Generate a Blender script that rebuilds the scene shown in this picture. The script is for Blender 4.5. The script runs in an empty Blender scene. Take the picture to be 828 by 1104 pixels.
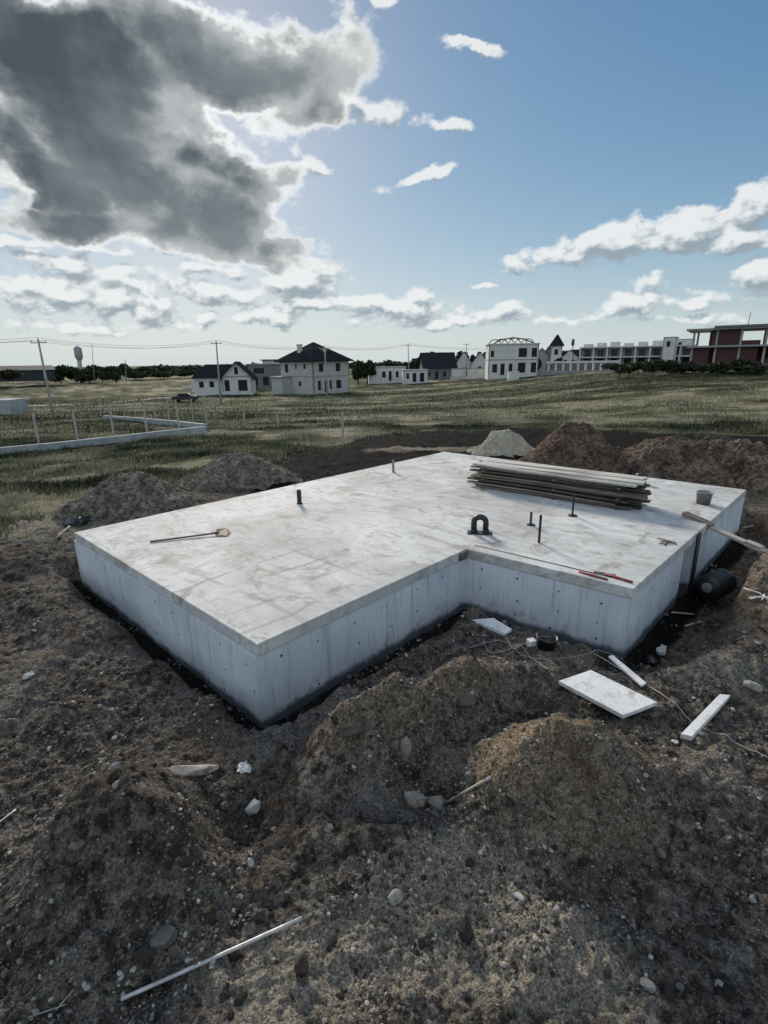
import bpy, bmesh, math, random
import numpy as np
from mathutils import Vector, Matrix, Euler
R_ = math.radians
random.seed(7); rng = np.random.default_rng(7)
scn = bpy.context.scene
col = scn.collection

# ------------------------------------------------------------ camera model (px in the 828x1104 photograph)
F_, PITCH, ROLL = 555.17, 0.28367, -0.014257
HS = 1.095            # slab top above trench floor
ZC = HS + 3.0
cp, sp, cr, sr = math.cos(PITCH), math.sin(PITCH), math.cos(ROLL), math.sin(ROLL)
AX = np.array([cr, sr*sp, sr*cp]); AU = np.array([-sr, cr*sp, cr*cp]); AF = np.array([0, cp, -sp])
def ray(px, py):
    return (px-414)/F_*AX - (py-552)/F_*AU + AF
def onplane(px, py, z):
    d = ray(px, py); t = (z-ZC)/d[2]
    return (d[0]*t, d[1]*t)
def azim(px, py):
    d = ray(px, py); return math.atan2(d[0], d[1])
def atR(px, py, R):
    d = ray(px, py); k = R/math.hypot(d[0], d[1])
    return Vector((d[0]*k, d[1]*k, ZC+d[2]*k))
def zat(px, py, R): return atR(px, py, R).z
cam_d = bpy.data.cameras.new('camera'); cam = bpy.data.objects.new('camera', cam_d); col.objects.link(cam)
cam_d.sensor_fit = 'VERTICAL'; cam_d.sensor_height = 36; cam_d.lens = 36*F_/1104
cam_d.clip_start = 0.05; cam_d.clip_end = 12000
m = Matrix(((AX[0], AU[0], -AF[0], 0), (AX[1], AU[1], -AF[1], 0), (AX[2], AU[2], -AF[2], ZC), (0, 0, 0, 1)))
cam.matrix_world = m
scn.camera = cam

# ------------------------------------------------------------ naming helpers
def tag(o, label=None, cat=None, group=None, kind=None):
    if label: o['label'] = label
    if cat: o['category'] = cat
    if group: o['group'] = group
    if kind: o['kind'] = kind
    return o
def empty(name, loc, rz=0, label=None, cat=None, group=None):
    o = bpy.data.objects.new(name, None); col.objects.link(o)
    o.location = loc; o.rotation_euler = (0, 0, rz); o.empty_display_size = .2
    return tag(o, label, cat, group)
class MB:
    """collects shapes and links them as ONE mesh object"""
    def __init__(s): s.v = []; s.f = []; s.m = []; s.smooth = []
    def add(s, vs, fs, mi=0, smooth=False):
        b = len(s.v); s.v += [tuple(v) for v in vs]
        s.f += [tuple(b+i for i in f) for f in fs]; s.m += [mi]*len(fs); s.smooth += [smooth]*len(fs)
        return s
    def box(s, x0, x1, y0, y1, z0, z1, mi=0, M=None, bev=0.0, jit=0.0):
        if bev > 0:
            bm = bmesh.new(); bmesh.ops.create_cube(bm, size=1)
            for v in bm.verts:
                v.co = Vector(((x0+x1)/2+v.co.x*(x1-x0), (y0+y1)/2+v.co.y*(y1-y0), (z0+z1)/2+v.co.z*(z1-z0)))
            bmesh.ops.bevel(bm, geom=bm.edges[:], offset=bev, segments=1, affect='EDGES')
            vs = [v.co.copy() for v in bm.verts]; bm.verts.index_update()
            fs = [[v.index for v in f.verts] for f in bm.faces]; bm.free()
        else:
            vs = [Vector((x, y, z)) for z in (z0, z1) for y in (y0, y1) for x in (x0, x1)]
            fs = [(0,2,3,1),(4,5,7,6),(0,1,5,4),(2,6,7,3),(0,4,6,2),(1,3,7,5)]
        if jit: vs = [v+Vector([random.uniform(-jit, jit) for _ in range(3)]) for v in vs]
        if M is not None: vs = [M @ v for v in vs]
        return s.add(vs, fs, mi)
    def tube(s, pts, r, n=8, mi=0, cap=True, smooth=True, r1=None):
        pts = [Vector(p) for p in pts]; N = len(pts); vs = []; fs = []
        rr = [r+(r1-r)*i/max(1, N-1) for i in range(N)] if r1 is not None else [r]*N
        up = Vector((0.13, 0.21, 1)).normalized()
        t0 = (pts[1]-pts[0]).normalized()
        if abs(t0.dot(up)) > .9: up = Vector((1, .1, 0)).normalized()
        a = (up-t0*up.dot(t0)).normalized()
        for i in range(N):
            t = (pts[min(i+1, N-1)]-pts[max(i-1, 0)]).normalized()
            a = (a-t*a.dot(t)).normalized(); b = t.cross(a)
            for k in range(n):
                q = 2*math.pi*k/n
                vs.append(pts[i]+(a*math.cos(q)+b*math.sin(q))*rr[i])
        for i in range(N-1):
            for k in range(n):
                fs.append((i*n+k, i*n+(k+1) % n, (i+1)*n+(k+1) % n, (i+1)*n+k))
        s.add(vs, fs, mi, smooth)
        if cap:
            b = len(s.v)-len(vs)
            s.f += [tuple(b+k for k in range(n))[::-1], tuple(b+(N-1)*n+k for k in range(n))]
            s.m += [mi]*2; s.smooth += [False]*2
        return s
    def lathe(s, prof, n=20, c=(0, 0, 0), mi=0, smooth=True, M=None):
        vs = []; fs = []
        for (r, z) in prof:
            for k in range(n):
                q = 2*math.pi*k/n; v = Vector((c[0]+r*math.cos(q), c[1]+r*math.sin(q), c[2]+z))
                vs.append(M @ v if M is not None else v)
        for i in range(len(prof)-1):
            for k in range(n):
                fs.append((i*n+k, i*n+(k+1) % n, (i+1)*n+(k+1) % n, (i+1)*n+k))
        return s.add(vs, fs, mi, smooth)
    def build(s, name, mats, parent=None, loc=None, rot=None):
        me = bpy.data.meshes.new(name); me.from_pydata([tuple(v) for v in s.v], [], s.f)
        for mt in (mats if isinstance(mats, (list, tuple)) else [mats]): me.materials.append(mt)
        me.polygons.foreach_set('material_index', s.m); me.polygons.foreach_set('use_smooth', s.smooth)
        me.update()
        o = bpy.data.objects.new(name, me); col.objects.link(o)
        if parent: o.parent = parent
        if loc is not None: o.location = loc
        if rot is not None: o.rotation_euler = rot
        return o
def copy_tree(o, parent=None):
    c = o.copy(); col.objects.link(c)
    if parent: c.parent = parent
    for ch in list(o.children): copy_tree(ch, c)
    return c

# ------------------------------------------------------------ materials
def nt(mat):
    mat.use_nodes = True; t = mat.node_tree; t.nodes.clear(); return t
class G:
    def __init__(s, tree): s.t = tree; s.N = tree.nodes; s.L = tree.links
    def n(s, typ, **kw):
        x = s.N.new(typ)
        for k, v in kw.items(): setattr(x, k, v)
        return x
    def put(s, sock, val):
        if hasattr(val, 'is_output') or isinstance(val, bpy.types.NodeSocket): s.L.new(val, sock)
        else:
            if hasattr(sock, 'default_value'):
                if sock.type == 'RGBA' and len(val) == 3: val = (*val, 1)
                sock.default_value = val
    def math(s, op, a, b=0.0, c=0.0, clamp=False):
        x = s.n('ShaderNodeMath', operation=op); x.use_clamp = clamp
        s.put(x.inputs[0], a); s.put(x.inputs[1], b); s.put(x.inputs[2], c); return x.outputs[0]
    def vmath(s, op, a, b=(0, 0, 0)):
        x = s.n('ShaderNodeVectorMath', operation=op); s.put(x.inputs[0], a)
        if op == 'SCALE': s.put(x.inputs[3], b)
        else: s.put(x.inputs[1], b)
        return x.outputs['Value'] if op in ('DOT_PRODUCT', 'LENGTH') else x.outputs[0]
    def mix(s, f, a, b, blend='MIX'):
        x = s.n('ShaderNodeMix', data_type='RGBA', blend_type=blend); s.put(x.inputs[0], f)
        s.put(x.inputs[6], a); s.put(x.inputs[7], b); return x.outputs[2]
    def ss(s, v, a, b, lo=0.0, hi=1.0):
        x = s.n('ShaderNodeMapRange', interpolation_type='SMOOTHSTEP'); s.put(x.inputs[0], v)
        s.put(x.inputs[1], a); s.put(x.inputs[2], b); s.put(x.inputs[3], lo); s.put(x.inputs[4], hi); return x.outputs[0]
    def noise(s, vec, scale, detail=6, rough=.55, dist=0.0, color=False):
        x = s.n('ShaderNodeTexNoise'); s.put(x.inputs['Vector'], vec); s.put(x.inputs['Scale'], scale)
        s.put(x.inputs['Detail'], detail); s.put(x.inputs['Roughness'], rough); s.put(x.inputs['Distortion'], dist)
        return x.outputs['Color' if color else 'Fac']
    def voro(s, vec, scale, feature='F1', out='Distance'):
        x = s.n('ShaderNodeTexVoronoi', feature=feature); s.put(x.inputs['Vector'], vec); s.put(x.inputs['Scale'], scale)
        return x.outputs[out]
    def mapv(s, vec, scale=(1, 1, 1), loc=(0, 0, 0), rot=(0, 0, 0)):
        x = s.n('ShaderNodeMapping'); s.put(x.inputs[0], vec); x.inputs[1].default_value = loc
        x.inputs[2].default_value = rot; x.inputs[3].default_value = scale; return x.outputs[0]
    def coord(s, which='Object'): return s.n('ShaderNodeTexCoord').outputs[which]
    def pos(s): return s.n('ShaderNodeNewGeometry').outputs['Position']
    def attr(s, name, out='Fac'):
        x = s.n('ShaderNodeAttribute'); x.attribute_name = name; return x.outputs[out]
    def bsdf(s, colr, rough=.85, bump=None, bstr=.5, bdist=.02, metal=0.0, spec=.3):
        p = s.n('ShaderNodeBsdfPrincipled'); s.put(p.inputs['Base Color'], colr); s.put(p.inputs['Roughness'], rough)
        s.put(p.inputs['Metallic'], metal); s.put(p.inputs['Specular IOR Level'], spec)
        if bump is not None:
            b = s.n('ShaderNodeBump'); b.inputs['Strength'].default_value = bstr; b.inputs['Distance'].default_value = bdist
            s.put(b.inputs['Height'], bump); s.L.new(b.outputs[0], p.inputs['Normal'])
        o = s.n('ShaderNodeOutputMaterial'); s.L.new(p.outputs[0], o.inputs[0]); return p
def simple(name, c, rough=.8, var=.25, scale=6, bump=.3, bd=.01, metal=0.0, spec=.3, stretch=(1, 1, 1), rand=.0, dirt=None):
    mt = bpy.data.materials.new(name); g = G(nt(mt)); v = g.mapv(g.coord(), stretch)
    n = g.noise(v, scale, 7, .6); n2 = g.noise(v, scale*6, 4, .6)
    f = g.ss(g.math('ADD', g.math('MULTIPLY', n, .7), g.math('MULTIPLY', n2, .3)), .32, .68)
    a = tuple(x*(1-var) for x in c); b = tuple(min(1, x*(1+var)) for x in c)
    cc = g.mix(f, a, b)
    if dirt: cc = g.mix(g.ss(g.noise(v, scale*.6, 8, .7), .5, .68), cc, dirt)
    if rand:
        r = g.n('ShaderNodeObjectInfo').outputs['Random']
        hsv = g.n('ShaderNodeHueSaturation'); g.put(hsv.inputs['Value'], g.math('MULTIPLY_ADD', r, rand*2, 1-rand))
        g.put(hsv.inputs['Color'], cc); cc = hsv.outputs[0]
    g.bsdf(cc, rough, n2, bump, bd, metal, spec); return mt

# ------------------------------------------------------------ numpy noise
def _h(ix, iy, k):
    n = (ix*374761393+iy*668265263+k*1274126177) & 0xffffffff
    n = ((n ^ (n >> 13))*1274126177) & 0xffffffff
    return ((n ^ (n >> 16)) & 0xffff)/65535.0
def vnoise(x, y, k=0):
    ix = np.floor(x).astype(np.int64); iy = np.floor(y).astype(np.int64); fx = x-ix; fy = y-iy
    ux = fx*fx*fx*(fx*(fx*6-15)+10); uy = fy*fy*fy*(fy*(fy*6-15)+10)
    a, b, c, d = _h(ix, iy, k), _h(ix+1, iy, k), _h(ix, iy+1, k), _h(ix+1, iy+1, k)
    return (a+(b-a)*ux+(c-a)*uy+(a-b-c+d)*ux*uy)*2-1
def fbm(x, y, sc, octv, k=0, gain=.5):
    s = 0; a = 1.0; f = 1.0/sc
    for i in range(octv):
        s = s+a*vnoise(x*f+i*17.3, y*f-i*9.1, k+i); a *= gain; f *= 2.03
        x, y = x*.8-y*.6, x*.6+y*.8
    return s
def worley(x, y, sc, k=0):
    x = x/sc; y = y/sc; ix = np.floor(x).astype(np.int64); iy = np.floor(y).astype(np.int64)
    d1 = np.full(x.shape, 9.0); id1 = np.zeros(x.shape)
    for ax in (-1, 0, 1):
        for ay in (-1, 0, 1):
            cx, cy = ix+ax, iy+ay
            px = cx+_h(cx, cy, k+5); py = cy+_h(cx, cy, k+9)
            d = (px-x)**2+(py-y)**2; mk = d < d1
            d1 = np.where(mk, d, d1); id1 = np.where(mk, _h(cx, cy, k+31), id1)
    return np.sqrt(d1), id1
def sst(v, a, b):
    t = np.clip((v-a)/(b-a), 0, 1); return t*t*(3-2*t)

# ------------------------------------------------------------ foundation outline
TOP = {k: np.array(onplane(*p, HS)) for k, p in dict(A=(80, 574), B=(277, 695), C=(503, 592), D=(683, 635), E=(805, 528), F=(479, 487)).items()}
POLY = [TOP[k] for k in 'ABCDEF']
def seg_d(x, y, a, b):
    ab = b-a; t = np.clip(((x-a[0])*ab[0]+(y-a[1])*ab[1])/(ab@ab), 0, 1)
    return np.hypot(x-a[0]-t*ab[0], y-a[1]-t*ab[1])
def inside(x, y):
    c = np.zeros(np.shape(x), bool)
    for i in range(6):
        a, b = POLY[i], POLY[(i+1) % 6]
        cond = ((a[1] > y) != (b[1] > y)) & (x < (b[0]-a[0])*(y-a[1])/(b[1]-a[1]+1e-12)+a[0])
        c ^= cond
    return c

# ------------------------------------------------------------ terrain
MOUNDS = []   # cx, cy, amp, sx, sy, ang
def mound(px, py, zpk, amp, sx, sy, ang=0, p=1.0):
    cx, cy = onplane(px, py, zpk); MOUNDS.append((cx, cy, amp, sx, sy, R_(ang), p))
mound(125, 838, 1.1, .78, .52, .62, 20)          # dark mound, left foreground
mound(190, 900, .75, .30, .34, .36, 0)
mound(70, 900, .6, .22, .3, .4, 0)
mound(372, 775, .75, .38, .36, .24, 42)          # ridge of spoil along the near trench
mound(430, 738, .95, .60, .44, .32, 42)
mound(500, 708, .86, .53, .46, .32, 38)
mound(570, 715, .65, .26, .50, .30, 10)
mound(330, 845, .42, .14, .50, .35, 0)
mound(596, 775, 1.14, .66, .52, .50, -20)         # sandy cone on the right
mound(660, 800, .85, .36, .55, .50, -10)
mound(545, 840, .62, .20, .34, .40, 0)
mound(475, 842, .30, -.32, .30, .24, 10)         # hollow with the stones
mound(415, 900, .4, .14, .5, .3, 0)
mound(790, 705, .60, .26, .80, .50, 20)
mound(760, 850, .4, .16, .5, .4, 20)
mound(850, 610, .85, .70, 1.1, .8, 40)
mound(835, 640, .70, .25, .5, .4, 0)
mound(265, 880, .3, -.28, .20, .5, -20)
mound(60, 660, .42, .16, 1.2, .5, -30)
mound(240, 765, .40, .16, .5, .22, -40)
mound(10, 600, .5, .30, 1.6, .9, -10)
def macro(x, y):
    r = np.hypot(x, y); t = x/np.maximum(np.abs(y), 1e-3)*np.sign(y+1e-9)
    z = .30 - .75*sst(r, 14, 34) - 1.45*sst(r, 30, 85)
    rise = np.where(y > 0, sst(t, -.06, .62), 0.0)
    z = z + rise*4.0*sst(r, 34, 105)
    z = z + .12*fbm(x, y, 9, 3, 3)*sst(r, 4, 12)
    for (cx, cy, a, sx, sy, an, p) in MOUNDS:
        c, s = math.cos(an), math.sin(an); dx, dy = x-cx, y-cy
        u = (dx*c+dy*s)/sx; v = (-dx*s+dy*c)/sy; q = u*u+v*v
        z = z + a*np.exp(-q*.9)*1.0
    return z
# boards that press the soil flat under them: top corners (px) with heights, thickness
BOARDS = dict(board=([(602, 734), (637, 722), (709, 757), (672, 771)], [.46, .47, .44, .42], .05),
              strip=([(776, 748), (788, 749), (746, 794), (734, 791)], [.46, .46, .40, .40], .06),
              stick=([(656, 707), (661, 706), (697, 736), (692, 739)], [.40, .40, .39, .39], .03))
PADS = []
for q_, z_, t_ in BOARDS.values():
    pp = [np.array(onplane(*c, z)) for c, z in zip(q_, z_)]; cc = sum(pp)/4
    Ad = np.array([[p[0], p[1], 1] for p in pp]); co_ = np.linalg.lstsq(Ad, np.array(z_), rcond=None)[0]
    e0, e1 = (pp[3]-pp[0]), (pp[1]-pp[0]); PADS.append((cc, e0, e1, co_, t_))
def press(x, y, z):
    for cc, e0, e1, co_, t_ in PADS:
        l0, l1 = np.linalg.norm(e0), np.linalg.norm(e1); u0, u1 = e0/l0, e1/l1; dx, dy = x-cc[0], y-cc[1]
        D = np.array([u0, u1]).T; Di = np.linalg.inv(D); a_ = np.abs(Di[0, 0]*dx+Di[0, 1]*dy)-l0/2; b_ = np.abs(Di[1, 0]*dx+Di[1, 1]*dy)-l1/2
        q = np.maximum(a_, b_); lim = co_[0]*x+co_[1]*y+co_[2]-t_-.004+np.maximum(0, q-.02)*1.2
        z = np.where(q < .3, np.minimum(z, lim), z)
    return z
def height(x, y, fine=True):
    x = np.asarray(x, float); y = np.asarray(y, float)
    z = macro(x, y); r = np.hypot(x, y)
    near = 1-sst(r, 22, 45)
    z = z + near*(.085*fbm(x, y, 1.1, 3, 11)+.06*(np.abs(fbm(x, y, .62, 3, 61))-.3))
    ds = [seg_d(x, y, POLY[i], POLY[(i+1) % 6]) for i in range(6)]
    d = np.minimum.reduce(ds); ins = inside(x, y)
    w = .07*fbm(x, y, .7, 2, 40)
    dAB = ds[0]; dDE = ds[3]
    floor = -.0+.02*fbm(x, y, .25, 2, 51) - .32*(1-sst(dDE, .7, 1.0))*sst(d, 0, .2)*sst(np.minimum(ds[2], ds[1])-dDE, -.02, .15)
    wide = np.where(dDE < np.minimum(ds[2], ds[1])+.02, .62, .22)
    wide = np.where((dAB <= d+1e-6), .16, wide)
    k = sst(d+w, wide, wide+.38)
    z = np.where(ins, -.25, floor+(z-floor)*k)
    if fine:
        a = near*(1-.6*(~(d+w > wide+.1)))
        z = z + a*(.052*np.abs(fbm(x, y, .30, 4, 21, .58)) - .02)
        w1, i1 = worley(x, y, .115, 3); w2, i2 = worley(x+.3*w, y, .05, 7)
        cl = sst(fbm(x, y, .8, 3, 77), -.35, .35)
        z = z + a*(.042*cl*np.maximum(0, .62-w1)*(i1 > .45)*(.4+i1) + .016*np.maximum(0, .6-w2)*(i2 > .4)*(.4+i2))
        z = z + (1-near)*.05*fbm(x, y, 2.5, 3, 90)*(1-sst(r, 80, 160))
    return press(x, y, z)
def hit(px, py, fine=False, off=0):
    d = ray(px, py); hx = math.hypot(d[0], d[1]); d = d/hx
    rs = np.concatenate([np.arange(1.0, 30, .02), np.geomspace(30, 900, 1600)])
    x, y, z = d[0]*rs, d[1]*rs, ZC+d[2]*rs
    h = height(x, y, fine)+off; b = np.nonzero(z <= h)[0]
    i = b[0] if len(b) else len(rs)-1
    if i > 0:
        a0, a1 = z[i-1]-h[i-1], h[i]-z[i]; t = a0/(a0+a1+1e-9); rr = rs[i-1]+(rs[i]-rs[i-1])*t
    else: rr = rs[0]
    return Vector((d[0]*rr, d[1]*rr, float(height(d[0]*rr, d[1]*rr, fine))))
def H1(x, y, fine=False): return float(height(np.array([x]), np.array([y]), fine)[0])

def fast_mesh(name, V, Fq, mat, smooth=True):
    """V (n,3) array, Fq (m,k) int array"""
    me = bpy.data.meshes.new(name); n, k = Fq.shape
    me.vertices.add(len(V)); me.vertices.foreach_set('co', np.asarray(V, np.float32).ravel())
    me.loops.add(n*k); me.loops.foreach_set('vertex_index', Fq.astype(np.int32).ravel())
    me.polygons.add(n); me.polygons.foreach_set('loop_start', np.arange(0, n*k, k, dtype=np.int32))
    me.polygons.foreach_set('use_smooth', np.full(n, smooth))
    me.materials.append(mat); me.update(calc_edges=True)
    o = bpy.data.objects.new(name, me); col.objects.link(o); return o
def fattr(o, name, arr, dom='POINT'):
    a = o.data.attributes.new(name, 'FLOAT', dom); a.data.foreach_set('value', np.asarray(arr, np.float32).ravel())

# ground material
M = {}
mt = bpy.data.materials.new('ground_soil'); g = G(nt(mt)); P = g.pos()
n1 = g.noise(P, 1.3, 8, .6); n2 = g.noise(P, 9, 8, .65); n3 = g.noise(P, 60, 5, .7); n0 = g.noise(P, .35, 5, .6)
vor = g.voro(P, 45); vor2 = g.voro(P, 120)
cellc = g.voro(P, 85, 'F1', 'Color'); sepc = g.n('ShaderNodeSeparateColor'); g.put(sepc.inputs[0], cellc)
soil = g.mix(g.ss(n2, .36, .64), (.034, .030, .026), (.165, .145, .124))
soil = g.mix(g.ss(n1, .48, .66, 0, .8), soil, (.195, .175, .150))
br_ = g.ss(g.math('ADD', g.attr('brown'), g.math('MULTIPLY', g.math('SUBTRACT', n2, .5), 1.0)), .30, .80)
soil = g.mix(g.math('MULTIPLY', br_, .85), soil, g.mix(g.ss(n2, .3, .7), (.100, .077, .056), (.270, .215, .160)))
dust = g.ss(g.math('ADD', g.attr('tan'), g.math('MULTIPLY', g.math('SUBTRACT', n2, .5), 1.1)), .35, .85)
soil = g.mix(dust, soil, g.mix(n3, (.17, .150, .120), (.33, .295, .235)))
sandy = g.ss(g.math('ADD', g.attr('sand'), g.math('MULTIPLY', g.math('SUBTRACT', n2, .5), .9)), .35, .8)
soil = g.mix(sandy, soil, g.mix(g.ss(n3, .3, .7), (.150, .112, .074), (.28, .22, .155)))
soil = g.mix(g.ss(sepc.outputs[0], .955, .99, 0, .6), soil, (.30, .285, .255))           # pale grit
soil = g.mix(g.ss(g.noise(P, .8, 5, .6, .3), .52, .68, 0, .6), soil, (.085, .060, .042))
crA = g.n('ShaderNodeSeparateColor'); g.put(crA.inputs[0], g.voro(P, 38, 'F1', 'Color')); crB = g.n('ShaderNodeSeparateColor'); g.put(crB.inputs[0], g.voro(P, 95, 'F1', 'Color'))
crumb = g.math('ADD', g.ss(crA.outputs[1], 0, 1, .68, 1.25), g.math('MULTIPLY_ADD', crB.outputs[2], .7, -.33))
crumb = g.math('MULTIPLY', crumb, g.ss(n3, .3, .7, .65, 1.35))
soil = g.vmath('SCALE', soil, crumb)
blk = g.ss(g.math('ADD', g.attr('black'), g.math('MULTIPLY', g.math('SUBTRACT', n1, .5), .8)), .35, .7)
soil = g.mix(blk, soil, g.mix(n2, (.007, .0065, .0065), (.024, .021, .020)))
gs = g.mapv(P, (.55, 1.6, 1)); gb = g.noise(g.mapv(P, (.035, .13, .1)), 1, 7, .62, 1.2); gm = g.noise(gs, 1.2, 8, .7)
bd_ = g.math('ADD', g.attr('band'), g.math('MULTIPLY', g.math('SUBTRACT', gm, .5), .5))
grass = g.mix(g.ss(bd_, .20, .50), (.032, .037, .020), (.105, .105, .060))
grass = g.mix(g.ss(bd_, .52, .86), grass, (.27, .245, .170))
grass = g.mix(g.ss(gb, .52, .62, 0, .45), grass, (.055, .066, .030))
grass = g.mix(g.ss(g.noise(g.mapv(P, (.06, .2, .1), (4, 9, 0)), 1, 7, .65, .8), .54, .64, 0, .6), grass, (.105, .082, .055))
gf = g.ss(g.math('ADD', g.attr('grass'), g.math('MULTIPLY', g.math('SUBTRACT', n1, .5), 1.0)), .35, .65)
base = g.mix(gf, soil, grass)
bump = g.math('ADD', g.math('MULTIPLY', n3, .6), g.math('ADD', g.math('MULTIPLY', g.math('SUBTRACT', 1, vor), .5), g.math('MULTIPLY', g.math('SUBTRACT', 1, vor2), .25)))
g.bsdf(base, .97, g.math('ADD', bump, g.math('MULTIPLY', n2, 1.2)), 1.0, .030, spec=.03)
M['ground'] = mt

def ground_masks(x, y):
    r = np.hypot(x, y); az = np.arctan2(x, y)
    n = fbm(x, y, 3.0, 4, 200)
    # grass beyond the site, nearer on the left
    lim = 26 + 9*sst(az, -.25, .1) + 3*sst(az, .1, .5)
    lim = np.where(az < -.3, 19+ (az+.3)*9, lim)
    lim = np.where((az >= -.3) & (az < -.05), 19+(az+.3)/.25*11, lim)
    lim = np.clip(lim, 9.5, 60)
    grass = sst(r+n*1.2, lim*.93, lim*1.07)
    black = 1.6*sst(r+n, lim*.52, lim*.60)*(1-grass)*sst(az, -.32, -.15)
    return r, az, n, grass, black
dense = np.radians(np.arange(-60, 60.001, .165))
coarse = np.radians(np.arange(63, 297.1, 3.0))
ang = np.concatenate([dense, coarse]); NA = len(ang)
rr = np.concatenate([np.linspace(.25, 1.9, 12, endpoint=False), np.geomspace(1.9, 15, 560, endpoint=False),
                     np.geomspace(15, 120, 230, endpoint=False), np.geomspace(120, 6000, 60)])
NR = len(rr)
RR, AA = np.meshgrid(rr, ang, indexing='ij')
X = (RR*np.sin(AA)).ravel(); Y = (RR*np.cos(AA)).ravel(); Z = height(X, Y)
V = np.column_stack([X, Y, Z])
i = np.arange(NR-1)[:, None]; j = np.arange(NA)[None, :]; j2 = (j+1) % NA
Fq = np.stack([i*NA+j, (i+1)*NA+j, (i+1)*NA+j2, i*NA+j2], -1).reshape(-1, 4)[:, ::-1]
ground = fast_mesh('ground', V, Fq, M['ground']); tag(ground, kind='structure')
def grass_band(x, y):
    b = .47+.40*fbm(x*.16+3, y*.85, 5.0, 3, 600, .6)+.34*fbm(x*.45, y*1.0, 1.5, 3, 640, .6)
    b = b+.34*(1-sst(np.hypot(x, y), 28, 44))*(x < 0)
    return np.clip(b, 0, 1)
r, az, n, gr, bl = ground_masks(X, Y)
sand = np.zeros_like(X); tan = np.zeros_like(X)
def blob(px, py, z, rx, ry, ang=0):
    cx, cy = onplane(px, py, z); c, s = math.cos(R_(ang)), math.sin(R_(ang)); dx, dy = X-cx, Y-cy
    return np.exp(-(((dx*c+dy*s)/rx)**2+((-dx*s+dy*c)/ry)**2))
sand += 1.3*blob(572, 800, .75, .34, .50, -15) + .9*blob(600, 765, 1.0, .30, .3)+.5*blob(550, 850, .5, .3, .3)
tan += 1.0*blob(430, 1000, .3, .70, .40, 10)+.9*blob(510, 930, .35, .6, .3, -20)+.7*blob(300, 1050, .3, .5, .3)+.6*blob(640, 1040, .3, .5, .3)+.8*blob(560, 1040, .3, .5, .3)
tan += .8*blob(390, 760, .6, .6, .3, 38)+.8*blob(470, 715, .6, .7, .3, 38)+.7*blob(760, 720, .5, .9, .5)+.7*blob(830, 600, .8, 1.2, .8)
tan += .55*blob(60, 700, .4, 1.2, .9)+.5*blob(270, 1040, .3, .5, .3)+.9*blob(30, 570, .3, 3.0, 2.0)+.6*blob(330, 850, .4, .4, .25)+.5*blob(800, 850, .3, .7, .5)
tan += .9*blob(455, 476, .2, 5.5, 1.6, 8)
brown = 1.0*blob(600, 780, 1.0, .75, .65)+.8*blob(640, 850, .7, .8, .6)+1.0*blob(430, 745, .8, .6, .4, 42)+.9*blob(510, 712, .8, .6, .45, 38)+.8*blob(380, 790, .6, .6, .35, 40)+.9*blob(800, 640, .8, 1.4, 1.0)+.7*blob(820, 560, .8, 1.6, 1.2)+.5*blob(110, 820, .9, .5, .3)
tan -= .7*blob(150, 900, .6, .7, .7) + .4*blob(740, 870, .3, .6, .4)
ds = np.minimum.reduce([seg_d(X, Y, POLY[q], POLY[(q+1) % 6]) for q in range(6)])
bl = np.clip(bl-1.6*blob(455, 478, .2, 4.5, 1.5, 8), 0, 1)
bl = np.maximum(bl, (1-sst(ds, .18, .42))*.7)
bl = np.maximum(bl, blob(150, 905, .5, .95, 1.1)*.50)
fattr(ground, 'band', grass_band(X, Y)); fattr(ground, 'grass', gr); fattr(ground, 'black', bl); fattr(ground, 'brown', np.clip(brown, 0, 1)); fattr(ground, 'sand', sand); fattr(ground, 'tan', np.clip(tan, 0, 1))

# ------------------------------------------------------------ basic materials
M['wood'] = simple('weathered_wood', (.24, .205, .165), .85, .5, 3, .5, .004, stretch=(.35, 3, 3), rand=.35)
M['wood_top'] = simple('top_plank', (.50, .48, .43), .85, .2, 3, .4, .004, stretch=(.35, 3, 3), dirt=(.30, .28, .24))
M['wood_pale'] = simple('pale_plank', (.42, .38, .32), .85, .25, 3, .4, .004, stretch=(.35, 3, 3), dirt=(.22, .19, .16))
M['wood_dark'] = simple('dark_plank', (.105, .088, .070), .85, .5, 3, .5, .004, stretch=(.35, 3, 3), rand=.4)
M['foam'] = simple('polystyrene', (.74, .74, .725), .7, .08, 9, .3, .004, dirt=(.45, .42, .37))
M['pvc_black'] = simple('black_plastic', (.016, .017, .019), .45, .3, 10, .1, .002, spec=.5)
M['pvc_grey'] = simple('grey_plastic', (.20, .21, .22), .5, .2, 10, .1, .002, spec=.5)
M['steel'] = simple('galvanised_steel', (.50, .50, .49), .5, .25, 10, .2, .002, metal=.3, dirt=(.28, .26, .23))
M['rust'] = simple('dark_steel', (.10, .085, .075), .65, .4, 12, .3, .002, metal=.3)
M['red'] = simple('faded_red_paint', (.30, .045, .04), .6, .35, 14, .2, .002, dirt=(.2, .17, .15))
M['cable'] = simple('pale_cable', (.36, .33, .29), .6, .2, 10, .1, .001)
M['film'] = simple('plastic_film', (.55, .56, .56), .35, .3, 10, .5, .01, spec=.6, dirt=(.3, .28, .25))
M['bag_dark'] = simple('black_film', (.02, .02, .022), .35, .4, 10, .6, .01, spec=.6)
M['stone_pale'] = simple('pale_stone', (.30, .28, .245), .9, .25, 14, .6, .006, dirt=(.14, .12, .10))
M['stone_grey'] = simple('grey_stone', (.13, .12, .105), .9, .3, 14, .6, .006, dirt=(.06, .055, .05), rand=.3)
M['stone_white'] = simple('white_stone', (.48, .47, .44), .85, .15, 14, .5, .005, dirt=(.32, .3, .27))
M['clod'] = simple('earth_clod', (.058, .052, .046), .97, .4, 20, .9, .012, spec=.12, rand=.3)
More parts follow.
